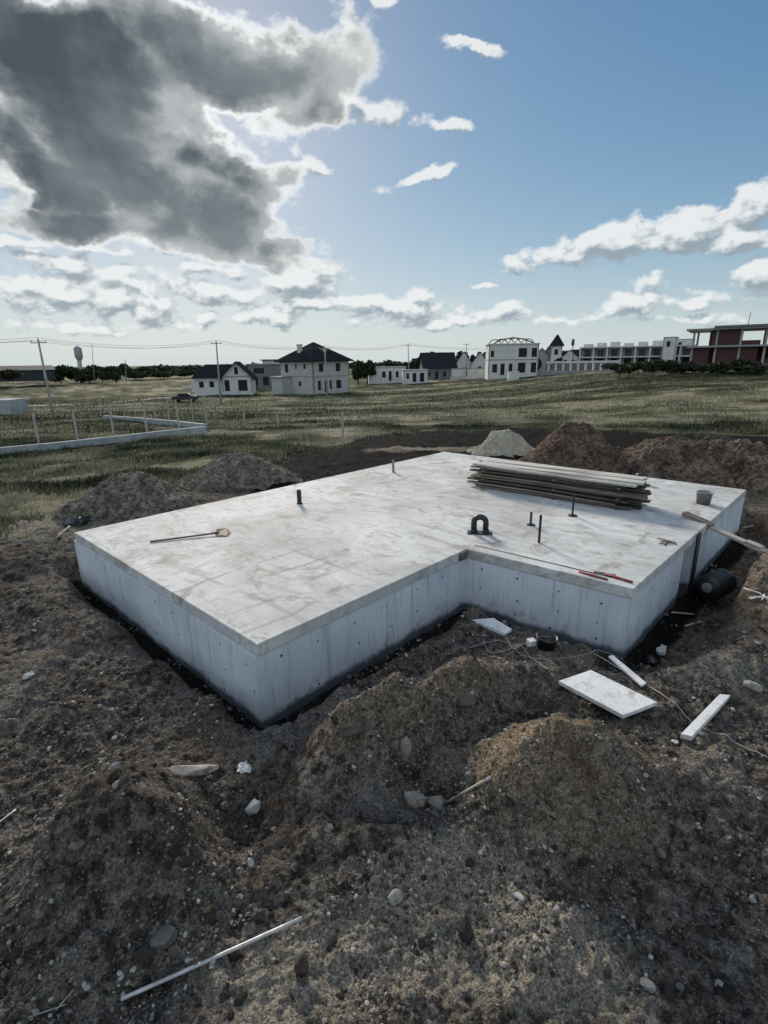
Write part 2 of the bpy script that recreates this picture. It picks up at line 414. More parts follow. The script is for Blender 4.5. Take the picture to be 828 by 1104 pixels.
M['clod_brown'] = simple('brown_clod', (.075, .058, .043), .97, .35, 20, .9, .012, spec=.12)
M['conc'] = simple('post_concrete', (.33, .325, .30), .9, .2, 5, .3, .004, rand=.12)
M['conc_blue'] = simple('strip_concrete', (.33, .35, .36), .9, .2, 2, .3, .006, dirt=(.26, .26, .25))
M['block_wall'] = simple('white_block', (.46, .45, .42), .9, .12, 1.5, .3, .01, dirt=(.36, .35, .33))
M['white_wall'] = simple('white_render', (.62, .61, .58), .9, .08, .8, .2, .01, dirt=(.50, .49, .47))
M['grey_wall'] = simple('grey_render', (.17, .17, .18), .9, .15, .8, .2, .01)
M['roof'] = simple('dark_roof_tiles', (.028, .028, .032), .95, .3, 2, .3, .02, spec=.0)
M['void'] = simple('dark_interior', (.012, .013, .015), .5, .2, 2, .0, .01)
M['far_dark'] = simple('dark_shed', (.045, .048, .055), .85, .3, 1, .2, .02)
M['trim'] = simple('grey_trim', (.30, .30, .30), .8, .15, 3, .2, .01)
M['bark'] = simple('bark', (.06, .05, .04), .95, .3, 4, .6, .02)
mt = bpy.data.materials.new('foliage'); g = G(nt(mt)); v = g.attr('shade'); rn = g.n('ShaderNodeObjectInfo').outputs['Random']
c = g.mix(v, (.020, .028, .014), (.062, .078, .036)); c = g.mix(g.math('MULTIPLY', rn, .5), c, (.03, .032, .022)); g.bsdf(c, .8, spec=.2); M['leaf'] = mt
mt = bpy.data.materials.new('grass_blades'); g = G(nt(mt)); v = g.attr('shade')
c = g.mix(g.ss(v, .1, .55), (.030, .038, .019), (.14, .142, .080)); c = g.mix(g.ss(v, .5, 1), c, (.40, .37, .26)); g.bsdf(c, .8, spec=.2); M['grass'] = mt
# brick
mt = bpy.data.materials.new('red_brick'); g = G(nt(mt)); br = g.n('ShaderNodeTexBrick')
P = g.coord(); sx = g.n('ShaderNodeSeparateXYZ'); g.put(sx.inputs[0], P); cx = g.n('ShaderNodeCombineXYZ')
g.put(cx.inputs[0], g.math('ADD', sx.outputs[0], sx.outputs[1])); g.put(cx.inputs[1], sx.outputs[2]); g.put(br.inputs[0], cx.outputs[0])
br.inputs['Color1'].default_value = (.085, .038, .034, 1); br.inputs['Color2'].default_value = (.055, .028, .026, 1); br.inputs['Mortar'].default_value = (.10, .07, .065, 1)
br.inputs['Scale'].default_value = 3
g.bsdf(g.mix(g.ss(g.noise(P, .5, 6, .6), .4, .7, 0, .5), br.outputs[0], (.085, .035, .035)), .9); M['brick'] = mt

# ------------------------------------------------------------ the foundation
mt = bpy.data.materials.new('slab_concrete'); g = G(nt(mt)); P = g.pos()
ca, sa = math.cos(-.7556), math.sin(-.7556)
PR = g.mapv(P, (1, 1, 1), rot=(0, 0, .7556))
a1 = g.noise(P, .55, 8, .62, .6); a2 = g.noise(g.mapv(PR, (1.0, 3.2, 1)), 1.5, 8, .65, .8); a3 = g.noise(P, 14, 8, .7); a4 = g.noise(g.mapv(PR, (.25, 5, 1), (3, 1, 0)), 1.2, 4, .5, .3)
a5 = g.noise(g.mapv(PR, (5, .25, 1), (7, 2, 0)), 1.0, 4, .5, .3)
c = g.mix(g.ss(a1, .32, .68), (.44, .44, .425), (.66, .66, .64))
c = g.mix(g.ss(a2, .45, .70, 0, .55), c, (.27, .265, .25))
c = g.mix(g.ss(a4, .60, .72, 0, .22), c, (.60, .59, .57))
c = g.mix(g.ss(a3, .55, .75, 0, .35), c, (.26, .25, .24))
c = g.mix(g.ss(g.noise(P, 2.2, 8, .7, 1.5), .57, .70, 0, .5), c, (.62, .62, .61))
# trowel / board lines
wl = g.n('ShaderNodeTexWave', wave_type='BANDS', bands_direction='X'); g.put(wl.inputs[0], PR); wl.inputs['Scale'].default_value = .55; wl.inputs['Distortion'].default_value = 2.2; wl.inputs['Detail'].default_value = 3; wl.inputs['Detail Scale'].default_value = 1.5
bp = onplane(275, 625, HS)
dp = g.vmath('LENGTH', g.vmath('MULTIPLY', g.vmath('SUBTRACT', P, (bp[0], bp[1], HS)), (.42, .42, 0)))
patch = g.math('MULTIPLY', g.ss(dp, 1.1, .3), g.ss(g.noise(P, 1.1, 4, .6), .40, .58))
c = g.mix(g.math('MULTIPLY', patch, g.ss(wl.outputs['Fac'], .93, 1.0, 0, .6)), c, (.22, .21, .19))
wl2 = g.n('ShaderNodeTexWave', wave_type='BANDS', bands_direction='Y'); g.put(wl2.inputs[0], PR); wl2.inputs['Scale'].default_value = .42; wl2.inputs['Distortion'].default_value = 2.5; wl2.inputs['Detail'].default_value = 3
c = g.mix(g.math('MULTIPLY', patch, g.ss(wl2.outputs['Fac'], .93, 1.0, 0, .5)), c, (.22, .21, .19))
c = g.mix(g.ss(g.noise(P, .9, 10, .72, 2.0), .51, .64, 0, .75), c, (.25, .235, .205))          # damp blotches
c = g.mix(g.ss(g.noise(g.mapv(P, (1, 1, 1), (5, 9, 0)), 5, 10, .75, 1.0), .53, .68, 0, .55), c, (.23, .21, .185))
g.bsdf(c, .8, g.math('ADD', a3, g.math('MULTIPLY', a2, 1.5)), .5, .006, spec=.35); M['slab'] = mt

mt = bpy.data.materials.new('wall_concrete'); g = G(nt(mt)); P = g.pos(); sz = g.n('ShaderNodeSeparateXYZ'); g.put(sz.inputs[0], P)
s1 = g.noise(g.mapv(P, (9, 9, .55)), 1, 6, .65, .2); s2 = g.noise(g.mapv(P, (28, 28, 1.6)), 1, 4, .6); s3 = g.noise(P, .9, 6, .6); s4 = g.noise(P, 22, 7, .7)
c = g.mix(g.ss(s3, .35, .65), (.52, .565, .615), (.64, .67, .70))
c = g.mix(g.ss(s1, .52, .72, 0, .55), c, (.24, .27, .30))
c = g.mix(g.ss(s1, .28, .42, .5, 0), c, (.60, .61, .61))
c = g.mix(g.ss(s2, .57, .72, 0, .5), c, (.20, .225, .25))
c = g.mix(g.ss(s4, .60, .78, 0, .3), c, (.27, .28, .28))
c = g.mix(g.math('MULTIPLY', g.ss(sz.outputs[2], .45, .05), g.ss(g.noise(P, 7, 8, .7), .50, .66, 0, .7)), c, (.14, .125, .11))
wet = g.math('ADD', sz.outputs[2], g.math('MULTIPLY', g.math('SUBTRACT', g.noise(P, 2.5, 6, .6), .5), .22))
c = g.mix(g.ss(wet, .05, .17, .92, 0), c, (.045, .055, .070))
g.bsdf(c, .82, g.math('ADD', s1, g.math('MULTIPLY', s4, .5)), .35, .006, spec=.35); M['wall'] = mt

def off_poly(pts, offs):
    """outward offset of each edge (pts listed so that the outside is on the right of each edge)"""
    n = len(pts); L = []
    for i in range(n):
        a, b = pts[i], pts[(i+1) % n]; d = (b-a)/np.linalg.norm(b-a); nn = np.array([d[1], -d[0]]); L.append((a+nn*offs[i], d))
    out = []
    for i in range(n):
        (p, d), (q, e) = L[i-1], L[i]
        Mx = np.array([d, -e]).T; t = np.linalg.solve(Mx, q-p); out.append(p+d*t[0])
    return out
fnd = empty('house_foundation', (0, 0, 0), 0, 'large raw concrete house foundation with an L-shaped slab on cast walls in a dug trench', 'foundation')
BT = .155
wp = off_poly(POLY, [.028, -.016, -.016, -.016, .03, .02])
# recess in the right wall
D_, E_ = wp[3], wp[4]; dd = (E_-D_)/np.linalg.norm(E_-D_); nin = np.array([-dd[1], dd[0]])
def along(px):   # parameter on the slab edge D-E seen at this px
    best = None
    for k in np.linspace(0, 1, 400):
        q = TOP['D']+(TOP['E']-TOP['D'])*k; d = np.array([q[0], q[1], HS-.2-ZC]); xx = 414+F_*(d@AX)/(d@AF)
        if best is None or abs(xx-px) < best[0]: best = (abs(xx-px), k)
    return best[1]*np.linalg.norm(E_-D_)
k0, k1 = along(738), along(750)
wall_poly = wp[:4]+[D_+dd*k0, D_+dd*k0+nin*.35, D_+dd*k1+nin*.35, D_+dd*k1]+wp[4:]
def prism(mb, poly, z0, z1, mi=0, top=True, bev=0):
    n = len(poly); bm = bmesh.new()
    a = [bm.verts.new((p[0], p[1], z1)) for p in poly]; f = bm.faces.new(a)
    r = bmesh.ops.extrude_face_region(bm, geom=[f]); 
    for v in [e for e in r['geom'] if isinstance(e, bmesh.types.BMVert)]: v.co.z = z0
    bmesh.ops.recalc_face_normals(bm, faces=bm.faces[:])
    if bev: bmesh.ops.bevel(bm, geom=[e for e in bm.edges], offset=bev, segments=2, affect='EDGES')
    bm.verts.index_update(); mb.add([v.co.copy() for v in bm.verts], [[v.index for v in ff.verts] for ff in bm.faces], mi); bm.free()
wm = MB(); prism(wm, wall_poly, -1.0, HS-BT-.002, 0, bev=.006)
# tie holes in the walls
def tie(a, b, nn, spacing, zs):
    L = np.linalg.norm(b-a); d = (b-a)/L; s = spacing*.5; k = 0
    while s < L-.1:
        for zi in zs:
            z = zi+random.uniform(-.03, .03); p = a+d*(s+random.uniform(-.06, .06))+nn*.0025
            if random.random() < .12: continue
            n_ = 8; r_ = random.uniform(.011, .017)
            vs = [(p[0]+d[0]*r_*math.cos(q), p[1]+d[1]*r_*math.cos(q), z+r_*1.25*math.sin(q)) for q in [2*math.pi*t/n_ for t in range(n_)]]
            wm.add(vs, [tuple(range(n_))], 1)
        s += spacing
for i in (0, 1, 2): 
    a, b = wp[i], wp[i+1]; d = (b-a)/np.linalg.norm(b-a); tie(a, b, np.array([d[1], -d[0]]), .62, (.78, .45, .16))
tie(wp[3], D_+dd*k0, -nin, .62, (.78, .45, .16))
wm.build('wall', [M['wall'], M['void']], fnd)
sm_ = MB(); prism(sm_, POLY, HS-BT, HS, 0, bev=.008); sl = sm_.build('slab', M['slab'], fnd)
# small dark wooden shutter block left in the inner corner of the slab edge
C_, B_ = TOP['C'], TOP['B']; d = (B_-C_)/np.linalg.norm(B_-C_); nn = np.array([-d[1], d[0]]); a = C_+d*.02; b = C_+d*.22
blk = MB(); prism(blk, [a+nn*.004, b+nn*.004, b+nn*.03, a+nn*.03][::-1], HS-BT+.01, HS-.012); blk.build('shutter_block', M['wood_dark'], fnd)

# ------------------------------------------------------------ things on the slab
def slab_pt(px, py, dz=0):
    x, y = onplane(px, py, HS+dz); return Vector((x, y, HS))
def vis_h(p, pytop, px):  # height above p of the pixel row
    R = math.hypot(p.x, p.y); return zat(px, pytop, R)-p.z
def stub(name, px, py, pytop, r, mat, label, flange=None, cat='pipe', n=16):
    p = slab_pt(px, py); h = vis_h(p, pytop, px)
    root = empty(name, p, random.uniform(0, 3), label, cat)
    m1 = MB(); m1.lathe([(r, 0), (r, h-.002), (r*.98, h), (r*.82, h), (r*.82, h-.06), (0.001, h-.06)], n); m1.build('pipe', mat, root)
    if flange:
        m2 = MB(); m2.lathe([(flange, .001), (flange, .008), (flange*.8, .014), (r+.004, .018)], n); m2.build('flange', mat, root)
    return root
stub('pipe_stub', 323, 543, 528, .05, M['pvc_black'], 'short black pipe stub standing alone on the left half of the slab', .075)
stub('pipe_stub', 424, 509, 496, .035, M['pvc_grey'], 'small grey pipe stub near the far left edge of the slab', .07)
stub('pipe_stub', 572, 566, 552, .022, M['pvc_black'], 'short thin black pipe on a round flange beside the taller bare pipe', .09)
stub('pipe_stub', 581, 585, 555, .022, M['pvc_black'], 'tall bare black pipe rising from the slab near its inner corner')
stub('pipe_stub', 617, 556, 533, .020, M['pvc_black'], 'thin black pipe on a round flange just in front of the board stack', .10)
# twin sewer pipe under an arched hood
p = slab_pt(517, 575); h = vis_h(p, 555, 517)
rt = empty('twin_pipe_outlet', p, 0, 'black twin pipes joined by an arch on a flat base by the slab inner corner', 'pipe')
az = math.atan2(p.x, p.y); rt.rotation_euler.z = -az
w = .105; pts = [(-w, 0, 0), (-w, 0, h*.62)]+[(-w*math.cos(q), 0, h*.62+(h*.38-.04)*math.sin(q)) for q in np.linspace(0.3, math.pi-.3, 7)]+[(w, 0, h*.62), (w, 0, 0)]
m1 = MB(); m1.tube(pts, .052, 12); m1.build('arched_pipe', M['pvc_black'], rt)
m1 = MB(); m1.box(-.22, .22, -.09, .09, .001, .022, bev=.005); m1.build('base_plate', M['pvc_black'], rt)
for s in (-1, 1):
    m1 = MB(); m1.lathe([(.060, .02), (.066, .03), (.066, .07), (.055, .075)], 16, (s*w, 0, 0)); m1.build('collar', M['pvc_black'], rt)
# vent cowl behind the stack
p = slab_pt(689, 521); rt = empty('roof_vent', p, 0, 'dark finned vent pot standing behind the right end of the board stack', 'vent')
m1 = MB(); m1.lathe([(.09, 0), (.09, .12), (.11, .13), (.11, .15), (.07, .16), (.07, .2), (.10, .21), (.10, .23), (.03, .26), (.001, .262)], 16); m1.build('pot', M['pvc_black'], rt)
m1 = MB(); m1.box(-.14, .14, -.12, .12, .001, .03, bev=.004); m1.build('base_plate', M['pvc_grey'], rt)
# buckets
def bucket(loc, r, h, label, mat, tilt=(0, 0, 0), content=None):
    root = empty('bucket', loc, 0, label, 'bucket'); root.rotation_euler = tilt
    m1 = MB(); m1.lathe([(.001, .004), (r*.82, .004), (r*.83, 0), (r*.98, h-.02), (r*1.05, h-.018), (r*1.05, h), (r*.97, h), (r*.80, .02), (.001, .02)], 24); m1.build('pail', mat, root)
    m2 = MB(); hp = [(r*1.05*math.cos(q), r*.25*math.sin(q)+r*.6*math.sin(q), h-.02-.06*math.sin(q)) for q in np.linspace(0, math.pi, 14)]
    m2.tube(hp, .004, 6); m2.build('handle', M['steel'], root)
    if content:
        m3 = MB(); m3.lathe([(r*.93, h*.78), (r*.5, h*.82), (.001, h*.84)], 20); m3.build('mortar', content, root)
    return root
bucket(slab_pt(758, 543), .155, .26, 'dark grey bucket on the slab near its far right edge', M['pvc_grey'], content=M['conc'])
p = hit(588, 698); bucket((p.x, p.y, p.z-.02), .135, .20, 'black bucket on the soil against the concrete wall beside a white box', M['pvc_black'], (.08, .05, 0))
# rake / hoe
a = slab_pt(162, 585); b = slab_pt(232, 577); d = (b-a); L = d.length; rz = math.atan2(d.y, d.x)
rt = empty('mortar_hoe', a, rz, 'long handled hoe lying on the left part of the slab', 'hoe')
m1 = MB(); m1.tube([(0, 0, .018), (L*.5, .004, .026), (L, 0, .04)], .016, 10); m1.build('handle', M['rust'], rt)
m1 = MB()
bl_ = [(L-.01, -.03, .035), (L+.03, -.12, .012), (L+.20, -.16, .01), (L+.28, 0.03, .02), (L+.22, .18, .055), (L+.04, .12, .07)]
m1.add([Vector(q) for q in bl_]+[Vector(q)+Vector((0, 0, .005)) for q in bl_], [(0,1,2,3,4,5), (11,10,9,8,7,6)]+[(i, (i+1) % 6, (i+1) % 6+6, i+6) for i in range(6)]); m1.build('blade', M['rust'], rt)
m1 = MB(); m1.tube([(L-.06, 0, .04), (L+.03, 0, .05), (L+.10, .01, .03)], .019, 10, r1=.010); m1.build('socket', M['rust'], rt)

# stack of planks ---------------------------------------------------------
a = slab_pt(507, 524); b = slab_pt(686, 553); d = b-a; L = d.length; rz = math.atan2(d.y, d.x)
Rz = Matrix.Rotation(rz, 4, 'Z')
hst = vis_h(slab_pt(508, 525), 499, 508)
ordn = ['bottom', 'second', 'third', 'fourth', 'fifth', 'sixth', 'seventh', 'eighth', 'ninth', 'top']
def plank_mesh(L, w, t, mats=None, warp=.01):
    m1 = MB(); n = 6; vs = []; ph = random.uniform(0, 6)
    for i in range(n+1):
        x = L*i/n; dz = warp*math.sin(ph+i*.9); ww = w*(1+random.uniform(-.03, .03))
        e = random.uniform(-.02, .02) if i in (0, n) else 0
        for (yy, zz) in ((-ww/2, 0), (ww/2, 0), (ww/2, t), (-ww/2, t)): vs.append((x+e, yy, zz+dz))
    fs = [(0, 1, 2, 3)[::-1], tuple(n*4+k for k in range(4))]
    for i in range(n):
        for k in range(4): fs.append((i*4+k, i*4+(k+1) % 4, (i+1)*4+(k+1) % 4, (i+1)*4+k))
    m1.add(vs, fs); return m1
NLAY = 8; depth = .82; lt = hst/(NLAY+.2)
stack_meshes = []
for k in range(10):
    o = plank_mesh(L*random.uniform(.90, 1.02), .14, lt*.52, warp=.008).build('plank', M['wood'] if k % 2 else M['wood_dark'])  # darker wood below the top layer puts the gaps' shade into the colour
    stack_meshes.append(o)
used = set()
for l in range(NLAY):
    z = HS+.01+l*lt
    for j in range(5):
        src = random.choice(stack_meshes)
        if l == NLAY-1: src = None
        if src is None:
            o = plank_mesh(L*random.uniform(.97, 1.0), .172, lt*.6, warp=.006).build('plank', M['wood_top'])
        elif id(src) in used: o = src.copy(); col.objects.link(o)
        else: o = src; used.add(id(src))
        off = Vector((random.uniform(-.12, .20), .09+j*depth/5+random.uniform(-.03, .03), 0))
        if l == 0 and j == 0: off.x += .15
        o.location = a+Rz @ off; o.location.z = z+random.uniform(0, lt*.2)
        o.rotation_euler = (random.uniform(-.03, .03), random.uniform(-.008, .008), rz+random.uniform(-.022, .022)*(l < NLAY-1))
        tag(o, ('pale flat plank in the top layer of the board stack' if l == NLAY-1 else f'weathered grey plank in the {ordn[l]} layer of the board stack' if l else 'weathered grey plank in the bottom layer of the board stack'), 'plank', 'planks stacked on the slab, '+ordn[l]+' layer')
    # spacers (battens) across the stack
    if l in (0, 3, 6):
        for xx, wh in ((.35, 'left'), (L*.55, 'middle'), (L*.9, 'right')):
            m1 = MB(); m1.box(-.03, .03, -.04, depth+.02, 0, lt*.42, bev=.003); o = m1.build('batten', M['wood_dark'])
            o.location = a+Rz @ Vector((xx, 0, 0)); o.location.z = z-lt*.42-.0+.006 if l else HS+.001; o.rotation_euler = (0, 0, rz+random.uniform(-.03, .03))
            tag(o, f'dark cross batten near the {wh} end under the {ordn[l]} plank layer', 'batten', 'cross battens in the stack')
for o in stack_meshes:
    if id(o) not in used: bpy.data.objects.remove(o)

# red rods and wire by the front edge
def lay_bar(name, p0, p1, r, mat, label, cat, z=HS, n=8, sag=0):
    a, b = slab_pt(*p0), slab_pt(*p1); m1 = MB(); mid = (a+b)/2
    m1.tube([a-mid+Vector((0, 0, r)), Vector((0, 0, r+sag)), b-mid+Vector((0, 0, r))], r, n); o = m1.build(name, mat, loc=mid); return tag(o, label, cat)
lay_bar('red_bar', (624, 617), (655, 626), .016, M['red'], 'faded red square bar on the slab front edge, left one of the pair', 'bar', n=4)
lay_bar('red_bar', (652, 620), (682, 629), .018, M['red'], 'faded red bar on the slab front edge, right one nearest the corner', 'bar', n=4)
lay_bar('rebar_rod', (512, 588), (660, 623), .006, M['rust'], 'thin brown rod laid along the slab front edge', 'rod')
lay_bar('wood_strip', (640, 617), (664, 621), .012, M['wood'], 'short grey wood strip lying across the red bars', 'strip', n=4)
# twigs / debris on slab
p = slab_pt(716, 585); m1 = MB()
for k in range(7):
    q = random.uniform(0, 6.28); c0 = Vector((random.uniform(-.1, .1), random.uniform(-.12, .12), .01)); dr = Vector((math.cos(q), math.sin(q), 0))*random.uniform(.05, .14)
    m1.tube([c0-dr, c0+Vector((0, 0, .015)), c0+dr], .008, 5)
tag(m1.build('wire_offcuts', M['rust'], loc=p), 'small tangle of brown wire offcuts on the slab right of the pipes', 'wire')

# bridging planks from slab to soil
def beam(name, A, B, w, t, mat, label, cat, mid=None, warp=.004):
    A = Vector(A); B = Vector(B); d = B-A; L = d.length
    q = d.to_track_quat('X', 'Z'); m1 = plank_mesh(L, w, t, warp=warp); o = m1.build(name, mat); o.location = A
    o.rotation_mode = 'QUATERNION'; o.rotation_quaternion = q; return tag(o, label, cat)
A = slab_pt(736, 557); A.z += .035; gB = atR(838, 602, math.hypot(*onplane(838, 602, .78))); 
beam('scaffold_plank', A, (gB.x, gB.y, gB.z), .16, .04, M['wood_pale'], 'long weathered plank bridging from the slab edge to the bank', 'plank')
t0 = Vector(A).lerp(gB, .30); t0.z += .045; t1 = Vector(A).lerp(gB, -.0); t1.z += .045
t1 = Vector(A).lerp(gB, .02)+Vector((0, 0, .045)); t0 = Vector(A).lerp(gB, .33)+Vector((0, 0, .045))
beam('short_plank', t1, t0, .17, .035, M['wood'], 'short grey plank lying on the slab end of the long bridging plank', 'plank')
t1 = Vector(A).lerp(gB, .70)+Vector((0, 0, .045)); t0 = Vector(A).lerp(gB, .86)+Vector((0, 0, .045))
beam('short_plank', t1, t0, .15, .03, M['wood_pale'], 'short offcut lying on the outer end of the bridging plank', 'plank')

# drain pipe in the recess and tank in the trench
q0 = D_+dd*(k0+(k1-k0)*.97)-nin*.05
m1 = MB(); m1.tube([(q0[0], q0[1], -.4), (q0[0], q0[1], HS-.01-BT*0+.02)], .035, 12); tag(m1.build('drain_pipe', M['pvc_black']), 'upright black drain pipe against the right wall recess', 'pipe')
p = Vector((*onplane(772, 630, .12), .12)); 
rt = empty('pipe_drum', (p.x, p.y, -.1), R_(35), 'dark rounded drum with a pale cap lying in the right trench', 'drum')
m1 = MB(); Mx = Matrix.Translation((0, 0, .22)) @ Matrix.Rotation(R_(90), 4, 'Y')
m1.lathe([(.001, -.36), (.16, -.35), (.225, -.29), (.235, -.27), (.235, .27), (.225, .29), (.16, .35), (.001, .36)], 24, M=Mx); m1.build('drum_body', M['pvc_black'], rt)
m1 = MB(); m1.lathe([(.09, .345), (.09, .39), (.07, .40), (.001, .405)], 16, M=Matrix.Translation((0, 0, .25)) @ Matrix.Rotation(R_(-90), 4, 'Y')); m1.build('cap', M['pvc_grey'], rt)
for s in (-.15, .15):
    m1 = MB(); m1.lathe([(.234, s-.015), (.245, s-.01), (.245, s+.01), (.234, s+.015)], 24, M=Mx); m1.build('rib', M['pvc_black'], rt)

# ------------------------------------------------------------ foam sheets, sticks, cable near the front
def sheet_from_px(name, corners, zs, t, mat, label, cat, bev=.004):
    """a board whose top corners are seen at these px, each at its own height"""
    P = [Vector((*onplane(*c, z), z)) for c, z in zip(corners, zs)]
    cen = sum(P, Vector())/4; nrm = (P[2]-P[0]).cross(P[3]-P[1]).normalized()
    if nrm.z < 0: nrm = -nrm
    vs = [p-cen for p in P]+[p-cen-nrm*t for p in P]
    bm = bmesh.new(); bv = [bm.verts.new(v) for v in vs]
    for f in ((0,1,2,3), (7,6,5,4), (0,4,5,1), (1,5,6,2), (2,6,7,3), (3,7,4,0)): bm.faces.new([bv[i] for i in f])
    bmesh.ops.recalc_face_normals(bm, faces=bm.faces[:]); bmesh.ops.bevel(bm, geom=bm.edges[:], offset=bev, segments=2, affect='EDGES')
    me = bpy.data.meshes.new(name); bm.to_mesh(me); bm.free(); me.materials.append(mat)
    o = bpy.data.objects.new(name, me); col.objects.link(o); o.location = cen; return tag(o, label, cat)
def hz(px, py, dz): 
    p = hit(px, py); return p.z+dz
zz = max(hz(655, 750, .05), hz(620, 735, .05), hz(690, 765, .04))
sheet_from_px('foam_board', *BOARDS['board'], M['foam'], 'large white polystyrene board lying flat on the spoil mound', 'foam board')
zz = hz(762, 770, .09)
sheet_from_px('foam_strip', *BOARDS['strip'], M['foam'], 'narrow white polystyrene strip lying on the soil at right', 'foam strip')
zz = max(hz(678, 722, .05), hz(660, 709, .05), hz(692, 735, .05))+.02
sheet_from_px('foam_stick', *BOARDS['stick'], M['foam'], 'thin white stick lying between the wall corner and the large foam board', 'stick')
zz = hz(530, 676, .05)
sheet_from_px('foam_offcut', [(509, 668), (532, 666), (552, 678), (545, 683)], [zz]*4, .05, M['foam'], 'flat white offcut lying in the inner corner by the wall', 'foam offcut')
p = hit(572, 696); m1 = MB(); m1.box(-.055, .055, -.04, .04, 0, .085, bev=.004); m1.box(-.058, .058, -.043, .043, .085, .095, bev=.003)
o = m1.build('small_box', M['foam'], loc=p, rot=(.1, .05, .4)); tag(o, 'small white box beside the black bucket', 'box')
def ground_line(name, pxs, r, mat, label, cat, dz=.0, n=6, sub=10, wob=0.0):
    P = []
    for (x, y) in pxs: P.append(hit(x, y, True))
    pts = []
    for i in range(len(P)-1):
        p0, p1, p2, p3 = P[max(0, i-1)], P[i], P[i+1], P[min(len(P)-1, i+2)]
        for k in range(sub):
            t = k/sub; q = .5*((2*p1)+(p2-p0)*t+(2*p0-5*p1+4*p2-p3)*t*t+(3*p1-p0-3*p2+p3)*t**3)
            pts.append(q)
    pts.append(P[-1]); out = []
    for k, q in enumerate(pts):
        z = H1(q.x, q.y, True); out.append(Vector((q.x+random.uniform(-wob, wob), q.y+random.uniform(-wob, wob), max(q.z, z)+r*.7+dz)))
    o0 = out[0].copy(); m1 = MB(); m1.tube([q-o0 for q in out], r, n); return tag(m1.build(name, mat, loc=o0), label, cat)
ground_line('cable', [(600, 690), (640, 705), (690, 735), (718, 752), (745, 778), (790, 800), (835, 822)], .006, M['cable'], 'pale thin cable snaking over the soil past the foam boards', 'cable')
ground_line('twine', [(505, 700), (540, 692), (575, 712), (590, 722)], .004, M['cable'], 'pale loose twine curling over the spoil below the inner corner', 'twine', dz=.01, wob=.004)
ground_line('twine', [(545, 688), (560, 706), (600, 712), (650, 706), (676, 716)], .004, M['cable'], 'loose wire running from the white box towards the wall corner', 'wire', dz=.012, wob=.004)
ground_line('twine', [(520, 690), (530, 705), (560, 697), (585, 690), (606, 700)], .004, M['cable'], 'tangled pale wire strand just below the flat white offcut', 'wire', dz=.014, wob=.004)
def stick(name, p0, p1, r, mat, label, cat, lift0=.01, lift1=.01, n=8, bend=0):
    a = hit(*p0, True); b = hit(*p1, True); a.z += r+lift0; b.z += r+lift1; c = (a+b)/2
    zc = max(H1(a.x+(b.x-a.x)*t, a.y+(b.y-a.y)*t, True)-(a.z+(b.z-a.z)*t)+r*.7 for t in np.linspace(.05, .95, 19)); 
    if zc > 0: a.z += zc; b.z += zc; c.z += zc
    pts = [a-c+ (b-a)*t + Vector((0, 0, -bend*4*t*(1-t))) for t in np.linspace(0, 1, 9)]
    m1 = MB(); m1.tube(pts, r, n); return tag(m1.build(name, mat, loc=c), label, cat)
stick('steel_pipe', (132, 1085), (326, 997), .0125, M['steel'], 'long thin pale steel pipe lying on the soil in the bottom left foreground', 'pipe', .0, .0, 12, .004)
stick('wood_stick', (478, 872), (529, 845), .014, M['wood_pale'], 'short wooden stick resting beside the two round stones', 'stick', .0, .012, 4)
stick('steel_rod', (-12, 897), (18, 876), .009, M['steel'], 'pale rod end poking in at the left edge of the frame', 'rod', 0, .02)
stick('twig', (60, 1090), (80, 1070), .004, M['cable'], 'short dry twig in the bottom left corner, upper one', 'twig', 0, .02, 5)
stick('twig', (30, 1098), (72, 1086), .004, M['cable'], 'long dry twig in the bottom left corner, lower one', 'twig', 0, .02, 5)
stick('wood_stick', (676, 655), (700, 690), .02, M['wood_dark'], 'dark batten standing on the right trench bank', 'stick') if False else None
# rubbish in the right trench
def crumple(name, px, py, size, mat, label, cat='rubbish', z=None, flat=.5):
    p = hit(px, py) if z is None else Vector((*onplane(px, py, z), z))
    bm = bmesh.new(); bmesh.ops.create_icosphere(bm, subdivisions=3, radius=1)
    k = random.randint(0, 99)
    for v in bm.verts:
        c = v.co; s = 1+.35*float(vnoise(np.array([c.x*1.7+k]), np.array([c.y*1.7+c.z*1.3]), k)[0])+.22*float(vnoise(np.array([c.x*4+k]), np.array([c.y*4-c.z*4]), k)[0])
        v.co = Vector((c.x*s*size, c.y*s*size*random.uniform(.95, 1.05)*.7, c.z*s*size*flat))
    me = bpy.data.meshes.new(name); bm.to_mesh(me); bm.free(); me.materials.append(mat)
    o = bpy.data.objects.new(name, me); col.objects.link(o); o.location = p+Vector((0, 0, size*flat*.35)); o.rotation_euler = (0, 0, random.uniform(0, 6)); return tag(o, label, cat)
crumple('plastic_bag', 712, 702, .12, M['film'], 'crumpled grey plastic film at the foot of the right wall corner', 'bag')
crumple('plastic_bag', 700, 712, .10, M['bag_dark'], 'crumpled black film beside the grey film at the right wall corner', 'bag')
crumple('plastic_bag', 735, 700, .10, M['bag_dark'], 'crumpled black film in the middle of the right trench', 'bag')
crumple('plastic_bag', 88, 566, .30, M['bag_dark'], 'black plastic sheet heaped behind the far left slab corner', 'bag', flat=.5)
crumple('plastic_bag', 104, 557, .22, M['bag_dark'], 'smaller black plastic bundle right behind the far left slab corner', 'bag', flat=.6)
crumple('plastic_bag', 20, 572, .01, M['bag_dark'], '', 'bag') if False else None
stick('wood_offcut', (724, 662), (748, 664), .018, M['wood_pale'], 'pale wood offcut lying in the right trench, upper one', 'offcut', n=4)
stick('wood_offcut', (738, 677), (756, 672), .022, M['wood_pale'], 'pale wood offcut lying in the right trench, lower one', 'offcut', n=4)
